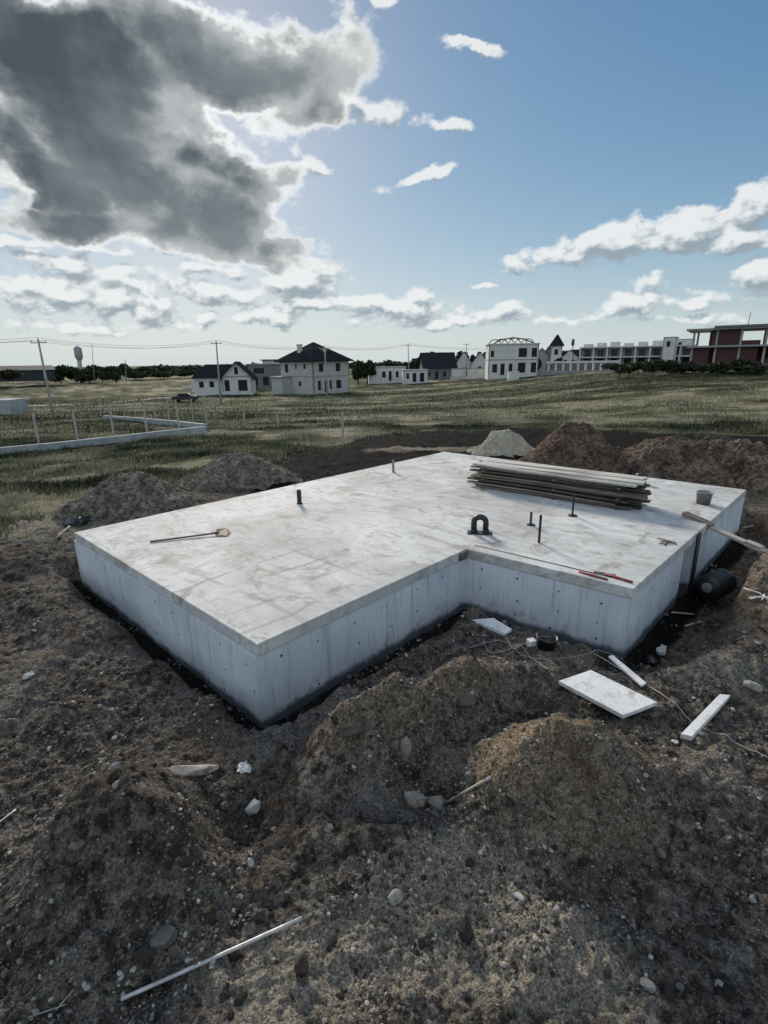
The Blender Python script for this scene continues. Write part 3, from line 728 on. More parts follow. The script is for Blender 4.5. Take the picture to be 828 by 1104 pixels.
stick('bent_rebar', (762, 655), (735, 700), .014, M['rust'], 'dark bar leaning on the right trench bank', 'rod', .12, .03)
stick('wood_offcut', (98, 560), (108, 551), .03, M['wood_pale'], 'pale stick leaning in the black plastic behind the left corner', 'stick', .0, .25, 4)
stick('wood_offcut', (62, 582), (76, 575), .03, M['wood_pale'], 'pale stick on the soil left of the far slab corner', 'stick', .0, .1, 4)
m1 = MB(); p = hit(822, 648)
for k in range(8):
    q = random.uniform(0, 6.28); c0 = Vector((random.uniform(-.14, .14), random.uniform(-.1, .1), .05)); dr = Vector((math.cos(q), math.sin(q), random.uniform(-.2, .3)))*random.uniform(.08, .2)
    m1.tube([c0-dr, c0+Vector((.03, 0, .03)), c0+dr], .010, 6)
tag(m1.build('pipe_offcuts', M['foam'], loc=p), 'tangle of white plastic strips on the bank at the right edge', 'plastic strips')
stick('stake', (800, 572), (812, 570), .02, M['wood_pale'], 'short pale peg sticking out of the dark bank beside the far right wall', 'peg', .05, .05, 4)

# ------------------------------------------------------------ stones
def stone_mesh(seed, sub=3, sharp=.25):
    r0 = random.Random(seed); bm = bmesh.new(); bmesh.ops.create_icosphere(bm, subdivisions=sub, radius=1)
    planes = [(Vector((r0.gauss(0, 1), r0.gauss(0, 1), r0.gauss(0, 1))).normalized(), r0.uniform(.48, .85)) for _ in range(13)]
    co = np.array([v.co for v in bm.verts])
    nz = .10*vnoise(co[:, 0]*2.3+seed, co[:, 1]*2.3+co[:, 2]*1.9, seed)+.05*vnoise(co[:, 0]*6+seed, co[:, 1]*6-co[:, 2]*5, seed+1)
    for v, q in zip(bm.verts, nz):
        c = v.co.copy()
        for (n_, dd_) in planes:
            k = c.dot(n_)-dd_
            if k > 0: c -= n_*k*.95
        v.co = c*(1+q)
    vs = [v.co.copy() for v in bm.verts]; fs = [[v.index for v in f.verts] for f in bm.faces]; bm.free(); return vs, fs
def stone(name, px, py, wpx, hpx, mat, label, cat='stone', rot=0, group=None, sink=.3, seed=None):
    seed = seed if seed is not None else random.randint(0, 9999)
    p = hit(px, py+hpx*.3); R = (Vector((p.x, p.y, p.z))-Vector((0, 0, ZC))).length
    s = R/F_; 
    # pixel size near the image edges is stretched by the wide lens
    dv = ray(px, py); s = R/(F_*np.linalg.norm(dv)); 
    a = wpx*s/2; dep = math.atan2(ZC-p.z, math.hypot(p.x, p.y)); V_ = hpx*s/2; b = min(a*.8, V_/math.sin(dep)*.85); hh = min(max(a, V_), max(min(a, b)*.4, math.sqrt(max(0, V_*V_-(b*math.sin(dep))**2))/math.cos(dep)))
    vs, fs = stone_mesh(seed); m1 = MB(); m1.add([Vector((v.x*a, v.y*b, v.z*hh)) for v in vs], fs, 0, False)
    o = m1.build(name, mat, loc=(p.x, p.y, H1(p.x, p.y, True)+hh*(.85-sink)), rot=(random.uniform(-.2, .2), rot, random.uniform(-.3, .3)-math.atan2(p.x, p.y)))
    return tag(o, label, cat, group)
S = [('stone', 448, 859, 27, 26, 'stone_pale', 'round pale stone left of the short wooden stick'),
 ('stone', 471, 866, 25, 18, 'stone_pale', 'pale stone touching the end of the short wooden stick'),
 ('stone', 508, 838, 17, 22, 'stone_grey', 'grey upright stone above the short wooden stick'),
 ('stone', 526, 838, 12, 12, 'stone_grey', 'small grey stone at the right tip of the short wooden stick'),
 ('stone', 438, 798, 13, 30, 'stone_pale', 'tall narrow pale stone standing on the spoil ridge'),
 ('stone', 425, 803, 12, 14, 'stone_grey', 'small grey stone left of the tall narrow pale one'),
 ('stone', 384, 784, 34, 15, 'stone_grey', 'wide flat stone on the left end of the spoil ridge'),
 ('flat_stone', 204, 829, 62, 18, 'stone_pale', 'long pale flat stone on the dark mound below the foundation corner'),
 ('stone', 126, 827, 14, 16, 'stone_pale', 'pale stone near the top of the dark left mound'),
 ('stone', 273, 872, 18, 17, 'stone_white', 'white angular stone at the right foot of the dark mound'),
 ('stone', 271, 932, 11, 17, 'stone_white', 'small white pointed stone right of the dark mound'),
 ('stone', 180, 1006, 44, 22, 'stone_grey', 'grey flat stone above the left end of the long steel pipe'),
 ('earth_lump', 227, 985, 18, 34, 'clod_brown', 'long dark lump right of the grey flat stone'),
 ('earth_lump', 155, 1028, 26, 26, 'clod', 'dark round lump below the grey flat stone'),
 ('stone', 86, 908, 22, 14, 'stone_grey', 'grey shard on the left side of the dark mound'),
 ('stone', 242, 866, 12, 12, 'stone_grey', 'small grey stone left of the white angular stone'),
 ('earth_lump', 326, 1043, 22, 28, 'clod_brown', 'dark brown lump below the right tip of the steel pipe'),
 ('stone', 425, 964, 18, 17, 'stone_pale', 'pale stone in the middle of the foreground soil'),
 ('stone', 405, 948, 14, 12, 'stone_grey', 'darker small stone just above the pale middle stone'),
 ('stone', 356, 892, 8, 9, 'stone_pale', 'tiny pale stone above the middle foreground'),
 ('earth_lump', 503, 1000, 24, 38, 'clod', 'tall dark lump in the lower middle foreground'),
 ('stone', 559, 965, 16, 9, 'stone_white', 'small flat white stone below the brown mound'),
 ('stone', 697, 912, 17, 17, 'stone_grey', 'rounded grey stone at the right foot of the brown mound'),
 ('stone', 712, 918, 12, 11, 'stone_grey', 'smaller grey stone right beside the rounded one'),
 ('stone', 759, 914, 15, 15, 'stone_grey', 'grey stone alone towards the right edge'),
 ('stone', 697, 1060, 18, 13, 'stone_pale', 'pale rounded stone low in the right foreground'),
 ('stone', 733, 1067, 12, 11, 'stone_grey', 'grey stone right of the pale rounded one'),
 ('stone', 776, 1062, 15, 11, 'stone_pale', 'pale stone low near the right corner'),
 ('stone', 810, 968, 10, 12, 'stone_pale', 'pale stone at the right edge, middle height'),
 ('stone', 792, 985, 9, 11, 'stone_grey', 'small grey stone left of the right edge'),
 ('stone', 553, 1063, 8, 10, 'stone_pale', 'small upright pale stone near the bottom centre'),
 ('stone', 30, 727, 14, 7, 'stone_white', 'small white chip on the soil at left'),
 ('stone', 125, 845, 9, 9, 'stone_pale', 'small pale pebble on the dark left mound'),
 ('stone', 808, 738, 24, 14, 'stone_pale', 'pale stone on the bank right of the foam strip'),
 ('stone', 728, 800, 9, 5, 'stone_white', 'small white chip below the foam strip'),
 ('stone', 752, 790, 10, 7, 'stone_white', 'white chip just right of the foam strip'),
 ('stone', 545, 762, 14, 18, 'stone_grey', 'grey stone on the spoil between ridge and sandy mound'),
 ('stone', 500, 752, 26, 14, 'stone_grey', 'wide grey stone near the crest of the spoil ridge'),
 ('stone', 340, 733, 24, 10, 'stone_pale', 'pale lump on the edge of the near trench')]
for s in S: stone(s[0], s[1], s[2], s[3], s[4], M[s[5]], s[6], 'stone' if 'stone' in s[0] else 'earth lump')
o = crumple('plastic_wrap', 263, 830, .085, M['film'], 'crumpled white plastic wrap beside the long pale flat stone', 'wrap', flat=.35)

# group stones and clods scattered
protoS = []
for k in range(8):
    vs, fs = stone_mesh(500+k, 2); m1 = MB(); m1.add(vs, fs); protoS.append(m1.build('stone', M['stone_grey']))
protoC = []
for k in range(8):
    vs, fs = stone_mesh(700+k, 3); vs = [v*(1+.10*math.sin(v.x*9+k)*math.cos(v.y*8)+random.uniform(-.06, .06)) for v in vs]; m1 = MB(); m1.add(vs, fs); protoC.append(m1.build('earth_clod', M['clod']))
def scatter_ok(x, y):
    return not bool(inside(np.array([x]), np.array([y]))[0])
def scatter(protos, N, rmin, rmax, s0, s1, label, cat, group, flat=.7, xr=(-30, 860)):
    used = set(); c = 0
    while c < N:
        px = random.uniform(*xr); py = random.uniform(600, 1120) if random.random() < .8 else random.uniform(700, 1120)
        p = hit(px, py)
        if not scatter_ok(p.x, p.y) or not (rmin < math.hypot(p.x, p.y) < rmax): continue
        src = random.choice(protos); 
        if id(src) in used: o = src.copy(); col.objects.link(o)
        else: o = src; used.add(id(src))
        s = s0*(s1/s0)**(random.random()**1.6); o.scale = (s, s*random.uniform(.6, 1), s*flat*random.uniform(.6, 1))
        o.location = (p.x, p.y, H1(p.x, p.y, True)+s*flat*.25); o.rotation_euler = (random.uniform(-.4, .4), random.uniform(-.4, .4), random.uniform(0, 6.3))
        tag(o, label, cat, group); c += 1
    for s in protos:
        if id(s) not in used: bpy.data.objects.remove(s)
scatter(protoS, 90, 2.3, 12, .009, .030, 'small grey stone lying loose among others on the dug soil around the foundation', 'stone', 'small loose grey stones')
scatter(protoC, 200, 2.3, 12, .018, .060, 'dark crumbly earth clod lying among others on the dug soil', 'earth clod', 'earth clods on the dug soil')
# gravel & crumbs (stuff)
def rocks(name, N, s0, s1, mat_cols, seed, tanf=False):
    rg = np.random.default_rng(seed)
    bm = bmesh.new(); bmesh.ops.create_icosphere(bm, subdivisions=1, radius=1); bv = np.array([v.co[:] for v in bm.verts]); bm.verts.index_update(); bf = np.array([[v.index for v in f.verts] for f in bm.faces]); bm.free()
    th = rg.uniform(-R_(56), R_(56), N*3); r = 2.0*np.exp(rg.uniform(0, 1, N*3)*math.log(13/2.0))
    x, y = r*np.sin(th), r*np.cos(th); cl = fbm(x, y, .7, 3, 300)
    ok = (~inside(x, y)) & (cl*1.5+.5*fbm(x, y, .22, 2, 310)+rg.uniform(-.8, .5, N*3) > -.05); x, y, r = x[ok][:N], y[ok][:N], r[ok][:N]; n = len(x)
    z = height(x, y); s = s0*(s1/s0)**(rg.random(n)**3.2)*(.55+.45*r/4)
    sc = np.stack([s, s*rg.uniform(.55, 1, n), s*rg.uniform(.35, .8, n)], 1)
    v = bv[None]*(1+rg.uniform(-.22, .22, (n, len(bv), 1)))*sc[:, None]
    q = rg.uniform(0, 6.28, n); c, sn = np.cos(q)[:, None], np.sin(q)[:, None]
    tl = rg.uniform(-.5, .5, n)[:, None]; vz = v[..., 2]+v[..., 0]*tl
    V = np.stack([v[..., 0]*c-v[..., 1]*sn+x[:, None], v[..., 0]*sn+v[..., 1]*c+y[:, None], vz+(z+s*.15)[:, None]], -1).reshape(-1, 3)
    Fq = (bf[None]+(np.arange(n)*len(bv))[:, None, None]).reshape(-1, 3)
    o = fast_mesh(name, V, Fq, mat_cols, False); fattr(o, 'shade', np.repeat(rg.random(n), len(bv))); return o
mt = bpy.data.materials.new('gravel_mix'); g = G(nt(mt)); v = g.attr('shade')
c = g.mix(g.ss(v, .0, .80), (.034, .030, .026), (.18, .160, .135)); c = g.mix(g.ss(v, .80, 1.0, 0, .95), c, (.40, .385, .34)); g.bsdf(c, .92, g.noise(g.pos(), 120, 3, .6), .6, .004, spec=.15); M['gravel'] = mt
tag(rocks('loose_gravel', 36000, .0045, .028, M['gravel'], 5), 'loose grit and small crumbs of soil strewn over the dug ground', 'gravel', kind='stuff')

# ------------------------------------------------------------ spoil heaps behind the slab
def heap_mat(name, c0, c1, c2, cr_=1.0):
    mt = bpy.data.materials.new(name); g = G(nt(mt)); P = g.pos(); n = g.noise(P, 2.2, 8, .65); n2 = g.noise(P, 14, 6, .7)
    c = g.mix(g.ss(n, .35, .65), c0, c1); c = g.mix(g.ss(n2, .52, .75, 0, .6), c, c2)
    qa = g.n('ShaderNodeSeparateColor'); g.put(qa.inputs[0], g.voro(P, 11, 'F1', 'Color')); qb = g.n('ShaderNodeSeparateColor'); g.put(qb.inputs[0], g.voro(P, 30, 'F1', 'Color'))
    c = g.vmath('SCALE', c, g.math('ADD', g.ss(qa.outputs[0], 0, 1, 1-.5*cr_, 1+.2*cr_), g.math('MULTIPLY_ADD', qb.outputs[1], .6*cr_, -.3*cr_))); g.bsdf(c, .96, g.math('ADD', n, n2), 1.0, .08, spec=.1); return mt
hm_brown = heap_mat('brown_earth', (.105, .070, .052), (.19, .135, .10), (.28, .21, .16))
hm_grey = heap_mat('grey_earth', (.14, .125, .098), (.27, .245, .19), (.40, .37, .29))
hm_sand = heap_mat('sand', (.38, .34, .25), (.54, .49, .38), (.60, .55, .45), .25)
hm_mix = heap_mat('mixed_earth', (.085, .064, .050), (.25, .19, .135), (.36, .29, .22))
def heap(px, pyb, pyt, wpx, mat, label, peaks=None, seed=0, dr=.8):
    p = hit(px, pyb); R = math.hypot(p.x, p.y); a = atR(px-wpx/2, pyb, R); b = atR(px+wpx/2, pyb, R); W = (b-a).length/2
    Rc = R+W*dr; c = atR(px, pyb, Rc); zb = H1(c.x, c.y)-.12; hgt = zat(px, pyt, Rc)-zb
    n = 220; g_ = np.linspace(-1.25, 1.25, n); GX, GY = np.meshgrid(g_, g_, indexing='ij')
    az = math.atan2(c.x, c.y); pk = peaks or [(0, 0, 1, .5, .5)]; z = 0*GX
    for (ux, uy, a_, sx, sy) in pk:
        q = np.hypot((GX-ux)/sx, (GY-uy)/sy); q = q*(1+.16*fbm(GX*W+c.x, GY*W+c.y, W*.7, 3, seed+7)); z = np.maximum(z, a_*(1.06/(1+(q*.82)**2.6)-.06))
        z = z+0
    e = 1-sst(np.hypot(GX, GY), .85, 1.2); wx, wy = GX*W+c.x, GY*W+c.y
    z = z*e*hgt + (.16*fbm(wx, wy, 1.1, 4, seed+50)+.09*np.abs(fbm(wx, wy, .42, 4, seed+90, .55))+.07*np.maximum(0, .6-worley(wx, wy, .22, seed)[0]))*e*min(1, hgt)
    X_ = GX*W*math.cos(-az)-GY*W*dr*math.sin(-az); Y_ = GX*W*math.sin(-az)+GY*W*dr*math.cos(-az)
    gz = height((X_+c.x).ravel(), (Y_+c.y).ravel(), False).reshape(n, n)
    Z_ = np.maximum(z*1.0+zb, gz-.05)-zb; Z_ = np.where(e <= 0.02, gz-.15-zb, Z_)
    i = np.arange(n-1)[:, None]; j = np.arange(n-1)[None]; Fq = np.stack([i*n+j, (i+1)*n+j, (i+1)*n+j+1, i*n+j+1], -1).reshape(-1, 4)
    o = fast_mesh('soil_heap', np.column_stack([X_.ravel(), Y_.ravel(), Z_.ravel()]), Fq, mat); o.location = (c.x, c.y, zb)
    return tag(o, label, 'soil heap')
heap(620, 512, 459, 150, hm_brown, 'tall pointed brown earth heap behind the stack of planks', seed=1)
o = heap(540, 492, 465, 90, hm_sand, 'small pale sand heap behind the far end of the slab', seed=2); o.name = 'sand_heap'; o['category'] = 'sand heap'
heap(752, 525, 473, 230, hm_mix, 'broad long earth heap behind the right end of the slab', [(-.35, 0, .95, .5, .6), (.25, .05, 1, .55, .6), (.7, -.1, .8, .4, .5)], 3, .55)
heap(257, 528, 489, 150, hm_grey, 'rounded grey earth heap behind the left edge of the slab', seed=4)
heap(140, 563, 510, 180, hm_grey, 'grey earth heap with two humps nearest the left slab corner', [(0.05, .1, 1, .5, .5), (-.4, -.2, .55, .4, .4)], 5)

# ------------------------------------------------------------ grass (stuff)
def grass_mesh(name, N, rlo, rhi, h0, h1, seed, blades=9, tuft=.18):
    rg = np.random.default_rng(seed); th = rg.uniform(-R_(44), R_(44), N*4); r = rlo*np.exp(rg.random(N*4)*math.log(rhi/rlo))
    x, y = r*np.sin(th), r*np.cos(th); _, _, _, gr, bl = ground_masks(x, y)
    cl = fbm(x, y, 2.4, 3, 400)
    ok = (gr > rg.random(N*4)) & (cl+rg.uniform(-.6, .6, N*4) > -.15); x, y, r, cl = x[ok][:N], y[ok][:N], r[ok][:N], cl[ok][:N]; n = len(x)
    hh = rg.uniform(h0, h1, n)*(.7+.5*sst(cl, -.3, .6)); base = np.repeat(np.stack([x, y], 1), blades, 0)
    m_ = n*blades; o_ = rg.normal(0, tuft, (m_, 2))*np.repeat(1+r/60, blades)[:, None]; bx = base+o_
    z = height(bx[:, 0], bx[:, 1]); h = np.repeat(hh, blades)*rg.uniform(.45, 1.1, m_)
    a = rg.uniform(0, 6.28, m_); w = (.006+.0006*np.repeat(r, blades)); ln = rg.normal(0, .28, (m_, 2))*h[:, None]+np.array([.10, 0])*h[:, None]
    c, s = np.cos(a)*w, np.sin(a)*w
    v0 = np.stack([bx[:, 0]-c, bx[:, 1]-s, z-.02], 1); v1 = np.stack([bx[:, 0]+c, bx[:, 1]+s, z-.02], 1)
    v2 = np.stack([bx[:, 0]+ln[:, 0]*.45+c*.7, bx[:, 1]+ln[:, 1]*.45+s*.7, z+h*.6], 1); v3 = np.stack([bx[:, 0]+ln[:, 0], bx[:, 1]+ln[:, 1], z+h], 1)
    V = np.stack([v0, v1, v2, v3], 1).reshape(-1, 3); b = np.arange(m_)*4
    Fq = np.stack([np.stack([b, b+1, b+2], 1), np.stack([b, b+2, b+3], 1)], 1).reshape(-1, 3)
    o = fast_mesh(name, V, Fq, M['grass'], False)
    sh = np.clip(grass_band(x, y)+rg.normal(0, .08, n), 0, 1)
    fattr(o, 'shade', np.repeat(np.clip(np.repeat(sh, blades)+rg.normal(0, .07, m_), 0, 1), 4)); return o
tag(grass_mesh('dry_grass', 9000, 12, 45, .07, .24, 21, 12), 'dry pale and dark green grass tufts covering the field behind the site', 'grass', kind='stuff')
tag(grass_mesh('field_grass', 6000, 40, 115, .10, .32, 22, 10, .6), 'far rough grass covering the slope towards the houses', 'grass', kind='stuff')

# ------------------------------------------------------------ fence strip and posts at left
def post(px, pyb, pyt, r, label, group, mat='conc'):
    p = hit(px, pyb); R = math.hypot(p.x, p.y); h = zat(px, pyt, R)-p.z
    m1 = MB(); m1.box(-r, r, -r, r, -.3, h, bev=r*.15); o = m1.build('fence_post', M[mat], loc=p, rot=(random.uniform(-.02, .02), random.uniform(-.02, .02), .4)); return tag(o, label, 'post', group)
nth = ['first', 'second', 'third', 'fourth', 'fifth', 'sixth', 'seventh', 'eighth', 'ninth', 'tenth']
FP = [(42, 478, 446), (84, 476, 444), (123, 473, 437), (159, 470, 430), (194, 467, 431), (224, 463, 426)]
for k, q in enumerate(FP): post(*q, .06, f'{nth[k]} concrete post from the left along the front of the low strip wall', 'posts of the front fence line')
BP = [(109, 449, 430), (121, 450, 430), (135, 453, 430), (147, 452, 430), (168, 455, 428), (183, 457, 431), (209, 457, 430)]
for k, q in enumerate(BP): post(*q, .05, f'{nth[k]} concrete post from the left in the rear fence line', 'posts of the rear fence line')
post(264, 461, 441, .07, 'lone post in the grass right of the fenced plot', None); post(300, 462, 447, .06, 'short leaning post in the grass left of the pale stake', None)
post(370, 478, 445, .06, 'pale stake standing alone between the grass and the black soil', None, 'wood_pale')
post(241, 447, 438, .05, 'small post by the foot of the second utility pole', None)
def strip(pxs, h, w, label):
    pts = [hit(*q) for q in pxs]; m1 = MB(); n = len(pts); vs = []
    for i in range(n):
        t = (pts[min(n-1, i+1)]-pts[max(0, i-1)]); t.z = 0; t.normalize(); s = Vector((-t.y, t.x, 0))*w/2
        for sg, z in ((-1, -.5), (1, -.5), (1, h), (-1, h)): vs.append(Vector((pts[i].x, pts[i].y, pts[i].z+z))+s*sg)
    fs = [(0, 1, 2, 3), tuple(4*(n-1)+k for k in (3, 2, 1, 0))]
    for i in range(n-1):
        for k in range(4): fs.append((i*4+k, i*4+(k+1) % 4, (i+1)*4+(k+1) % 4, (i+1)*4+k))
    m1.add([v-pts[0] for v in vs], fs); o = m1.build('strip_wall', M['conc_blue'], loc=pts[0]); return tag(o, label, 'low wall', 'strip foundations of the fenced plot')
strip([(-60, 503), (0, 491), (60, 485), (120, 478), (170, 472), (222, 466)], .42, .3, 'long low concrete strip wall along the front of the fenced plot')
strip([(113, 452), (150, 455), (190, 459), (221, 463)], .40, .3, 'low concrete strip wall along the rear of the fenced plot')

# ------------------------------------------------------------ utility poles, wires
def pole(name, pb, pt, r, label, arms=True, lamp=False, R=None):
    p = hit(*pb) if R is None else Vector((*atR(*pb, R).xy, zat(*pb, R)))
    R = math.hypot(p.x, p.y); t = atR(*pt, R); root = empty(name, p, 0, label, 'utility pole' if arms else 'post'); tp = t-p
    m1 = MB(); m1.tube([(0, 0, -.4), (tp.x*.5, tp.y*.5, tp.z*.5), tp], r*1.25, 8, r1=r*.8); m1.build('pole', M['conc'], root)
    if arms:
        m1 = MB(); ca_ = Matrix.Translation((tp.x, tp.y, tp.z-.35)); m1.box(-.9, .9, -.05, .05, -.05, .05, M=ca_); m1.build('crossarm', M['trim'], root)
        for x in (-.8, 0, .8):
            m1 = MB(); zz = -.3 if x else 0; m1.lathe([(.03, 0), (.03, .08), (.07, .1), (.07, .16), (.04, .2), (.001, .22)], 8, (tp.x+x, tp.y, tp.z+zz)); m1.build('insulator', M['white_wall'], root)
    return root, p+tp
p1, T1 = pole('utility_pole', (58, 451), (41, 366), .13, 'leaning concrete utility pole at the far left with a crossarm')
p2, T2 = pole('utility_pole', (238, 433), (233, 368), .13, 'concrete utility pole in front of the small gabled house')
p3, T3 = pole('utility_pole', (353, 430), (350, 374), .11, 'concrete utility pole in front of the two-storey house')
p4, T4 = pole('utility_pole', (441, 413), (440, 371), .12, 'utility pole in front of the flat-roofed low houses')
p5, T5 = pole('utility_pole', (557, 407), (557, 374), .10, 'thin utility pole beside the white cabinet by the pale villa')
p6, T6 = pole('utility_pole', (503, 404), (503, 370), .10, 'thin utility pole among the far gabled houses', R=150)
p7, T7 = pole('utility_pole', (102, 412), (99, 371), .10, 'thin distant pole right of the water tower', arms=False, R=210)
p8, T8 = pole('utility_pole', (136, 412), (135, 388), .10, 'short distant pole in front of the hazy treeline', arms=False, R=200)
def wire(A, B, sag, label):
    A, B = Vector(A), Vector(B); m1 = MB(); pts = [A.lerp(B, t)-Vector((0, 0, sag*4*t*(1-t)))-A for t in np.linspace(0, 1, 25)]
    m1.tube(pts, .016, 4, cap=False); return tag(m1.build('power_line', M['rust'], loc=A), label, 'power line', 'overhead power lines')
off = T1+Vector((-60, -25, .5)); T9 = T4+Vector((70, 60, 2))
for k, dx in enumerate((-.8, 0, .8)):
    w_ = ('left', 'middle', 'right')[k]; dv = Vector((dx, 0, .2 if dx == 0 else -.1))
    wire(off+dv, T1+dv, 1.2, f'{w_} power line running out of frame from the leaning pole')
    wire(T1+dv, T2+dv, .9, f'{w_} power line between the leaning pole and the second pole')
    wire(T2+dv, T3+dv, .6, f'{w_} power line between the second pole and the third pole')
    wire(T3+dv, T4+dv, .8, f'{w_} power line between the third pole and the fourth pole')
    wire(T4+dv, T5+dv, .8, f'{w_} power line between the fourth pole and the pole by the villa')

# water tower
R = 230; p = atR(88, 410, R); t = atR(83.5, 374, R); hh = t.z-p.z
rt = empty('water_tower', p, 0, 'slim water tower with a wide tank on top, far left field', 'water tower')
lx, ly = t.x-p.x, t.y-p.y
m1 = MB(); m1.tube([(0, 0, -1), (lx*.65, ly*.65, hh*.62)], .75, 12); m1.build('shaft', M['conc'], rt)
m1 = MB(); m1.lathe([(.8, hh*.6), (1.35, hh*.7), (1.35, hh*.96), (.8, hh*1.0), (.001, hh*1.03)], 16, (lx*.85, ly*.85, 0)); m1.build('tank', M['trim'], rt)
m1 = MB(); m1.box(-3.4, -.6, -1, 1, 0, 2.5); m1.build('pump_box', M['white_wall'], rt)

# ------------------------------------------------------------ buildings
def facade(mb, w, h, opens, M4, t=.3, mi=0):
    """wall sheet in local x-z (outside towards -y) with real openings and reveals"""
    xs = sorted({0, w, *[o[0] for o in opens], *[o[1] for o in opens]}); zs = sorted({0, h, *[o[2] for o in opens], *[o[3] for o in opens]})
    def ins(x, z): return any(o[0] < x < o[1] and o[2] < z < o[3] for o in opens)
    for i in range(len(xs)-1):
        for j in range(len(zs)-1):
            if ins((xs[i]+xs[i+1])/2, (zs[j]+zs[j+1])/2): continue
            for y, rv in ((0, False), (t, True)):
                q = [(xs[i], y, zs[j]), (xs[i+1], y, zs[j]), (xs[i+1], y, zs[j+1]), (xs[i], y, zs[j+1])]
                mb.add([M4 @ Vector(c) for c in q], [(0, 1, 2, 3)], mi)
    for (a, b, c, d) in opens+[(0, w, 0, h)]:
        for q in ([(a, 0, c), (a, t, c), (a, t, d), (a, 0, d)], [(b, 0, c), (b, 0, d), (b, t, d), (b, t, c)], [(a, 0, c), (b, 0, c), (b, t, c), (a, t, c)], [(a, 0, d), (a, t, d), (b, t, d), (b, 0, d)]):
            mb.add([M4 @ Vector(cc) for cc in q], [(0, 1, 2, 3)], mi)
def house(name, px, py, R, ang, w, d, h, label, front=(), side=(), wall='block_wall', roof='hip', rh=2.5, eave=.5, roofmat='roof', bands=(), doors=(), group=None, zbase=None, back=True, cat='house', sides=(), void=True):
    """origin = near corner; local x along ang (deg, relative to the viewing direction's right), y away"""
    P0 = atR(px, py, R); z0 = P0.z if zbase is None else zbase
    az = math.atan2(P0.x, P0.y); rz = -az+R_(ang)
    root = empty(name, (P0.x, P0.y, z0), rz, label, cat, group)
    mb = MB(); I = Matrix.Identity(4)
    facade(mb, w, h, list(front)+list(doors), I)
    Ms = Matrix.Rotation(R_(90), 4, 'Z') @ Matrix.Translation((0, 0, 0)) 
    # left side: runs along +y, outside towards -x
    Ml = Matrix(((0, 1, 0, 0), (1, 0, 0, 0), (0, 0, 1, 0), (0, 0, 0, 1)))
    facade(mb, d, h, list(side), Ml)
    Mr = Matrix(((0, -1, 0, w), (1, 0, 0, 0), (0, 0, 1, 0), (0, 0, 0, 1))); facade(mb, d, h, list(sides), Mr)
    if back:
        Mb = Matrix(((1, 0, 0, 0), (0, -1, 0, d), (0, 0, 1, 0), (0, 0, 0, 1))); facade(mb, w, h, [], Mb)
    mb.box(.3, w-.3, .3, d-.3, -1.2, -.02)
    mb.box(0, w, 0, d, -1.2, -.021)
    if roof == 'gable_x':   # gable triangle on the front
        pk = rh; mb.add([(0, 0, h), (w, 0, h), (w/2, 0, h+pk), (0, d, h), (w, d, h), (w/2, d, h+pk)], [(0, 1, 2), (5, 4, 3)])
    if roof == 'gable_y':
        mb.add([(0, 0, h), (0, d, h), (0, d/2, h+rh), (w, 0, h), (w, d, h), (w, d/2, h+rh)], [(2, 1, 0), (3, 4, 5)])
    mb.build('wall', M[wall], root)
    for (z, hb) in bands:
        b = MB(); b.box(-.06, w+.06, -.06, .02, z, z+hb); b.box(-.06, .02, .02, d, z, z+hb); b.build('floor_band', M['trim'], root)
    def opening(nm, a, b_, c, d_, Mx):
        m1 = MB(); vs = [Mx @ Vector(q) for q in ((a, .22, c), (b_, .22, c), (b_, .22, d_), (a, .22, d_), (a, .29, c), (b_, .29, c), (b_, .29, d_), (a, .29, d_))]
        m1.add(vs, [(0,1,2,3), (7,6,5,4), (0,4,5,1), (1,5,6,2), (2,6,7,3), (3,7,4,0)]); m1.build(nm, M['void'], root)
    for o in front: opening('window', *o, I)
    for o in doors: opening('door', *o, I)
    for o in side: opening('window', *o, Ml)
    for o in sides: opening('window', *o, Mr)
    rf = MB(); e = eave
    def rooftri(vs, fs, th=.18):
        rf.add([Vector(v) for v in vs], fs); rf.add([Vector(v)-Vector((0, 0, th)) for v in vs], [f[::-1] for f in fs])
    if roof == 'hip':
        k = min(w, d)/2+e; 
        if w >= d: r0, r1 = (k-e, d/2, h+rh), (w-k+e, d/2, h+rh)
        else: r0, r1 = (w/2, k-e, h+rh), (w/2, d-k+e, h+rh)
        if abs(w-d) < .3: r0 = (w/2-.2, d/2, h+rh); r1 = (w/2+.2, d/2, h+rh)
        vs = [(-e, -e, h), (w+e, -e, h), (w+e, d+e, h), (-e, d+e, h), r0, r1]
        fs = [(0, 1, 5, 4), (2, 3, 4, 5), (1, 2, 5), (3, 0, 4)] if w >= d-.3 else [(0, 1, 4), (1, 2, 5, 4), (2, 3, 5), (3, 0, 4, 5)]
        rooftri(vs, fs, .02); rf.box(-e, w+e, -e, d+e, h-.22, h-.021)
    elif roof == 'gable_x':
        s = rh/(w/2); vs = [(-e, -e, h-e*s), (w/2, -e, h+rh), (w+e, -e, h-e*s), (-e, d+e, h-e*s), (w/2, d+e, h+rh), (w+e, d+e, h-e*s)]
        vs = [(a, b, c+.2) for a, b, c in vs]; rooftri(vs, [(0, 1, 4, 3), (1, 2, 5, 4)]); 
        rf.add([Vector(vs[q]) - Vector((0, 0, z)) for q in (0, 1, 2) for z in (0, .2)], [(0, 1, 3, 2), (2, 3, 5, 4)])
    elif roof == 'gable_y':
        s = rh/(d/2); vs = [(-e, -e, h-e*s), (-e, d/2, h+rh), (-e, d+e, h-e*s), (w+e, -e, h-e*s), (w+e, d/2, h+rh), (w+e, d+e, h-e*s)]
        vs = [(a, b, c+.2) for a, b, c in vs]; rooftri(vs, [(0, 3, 4, 1), (1, 4, 5, 2)])
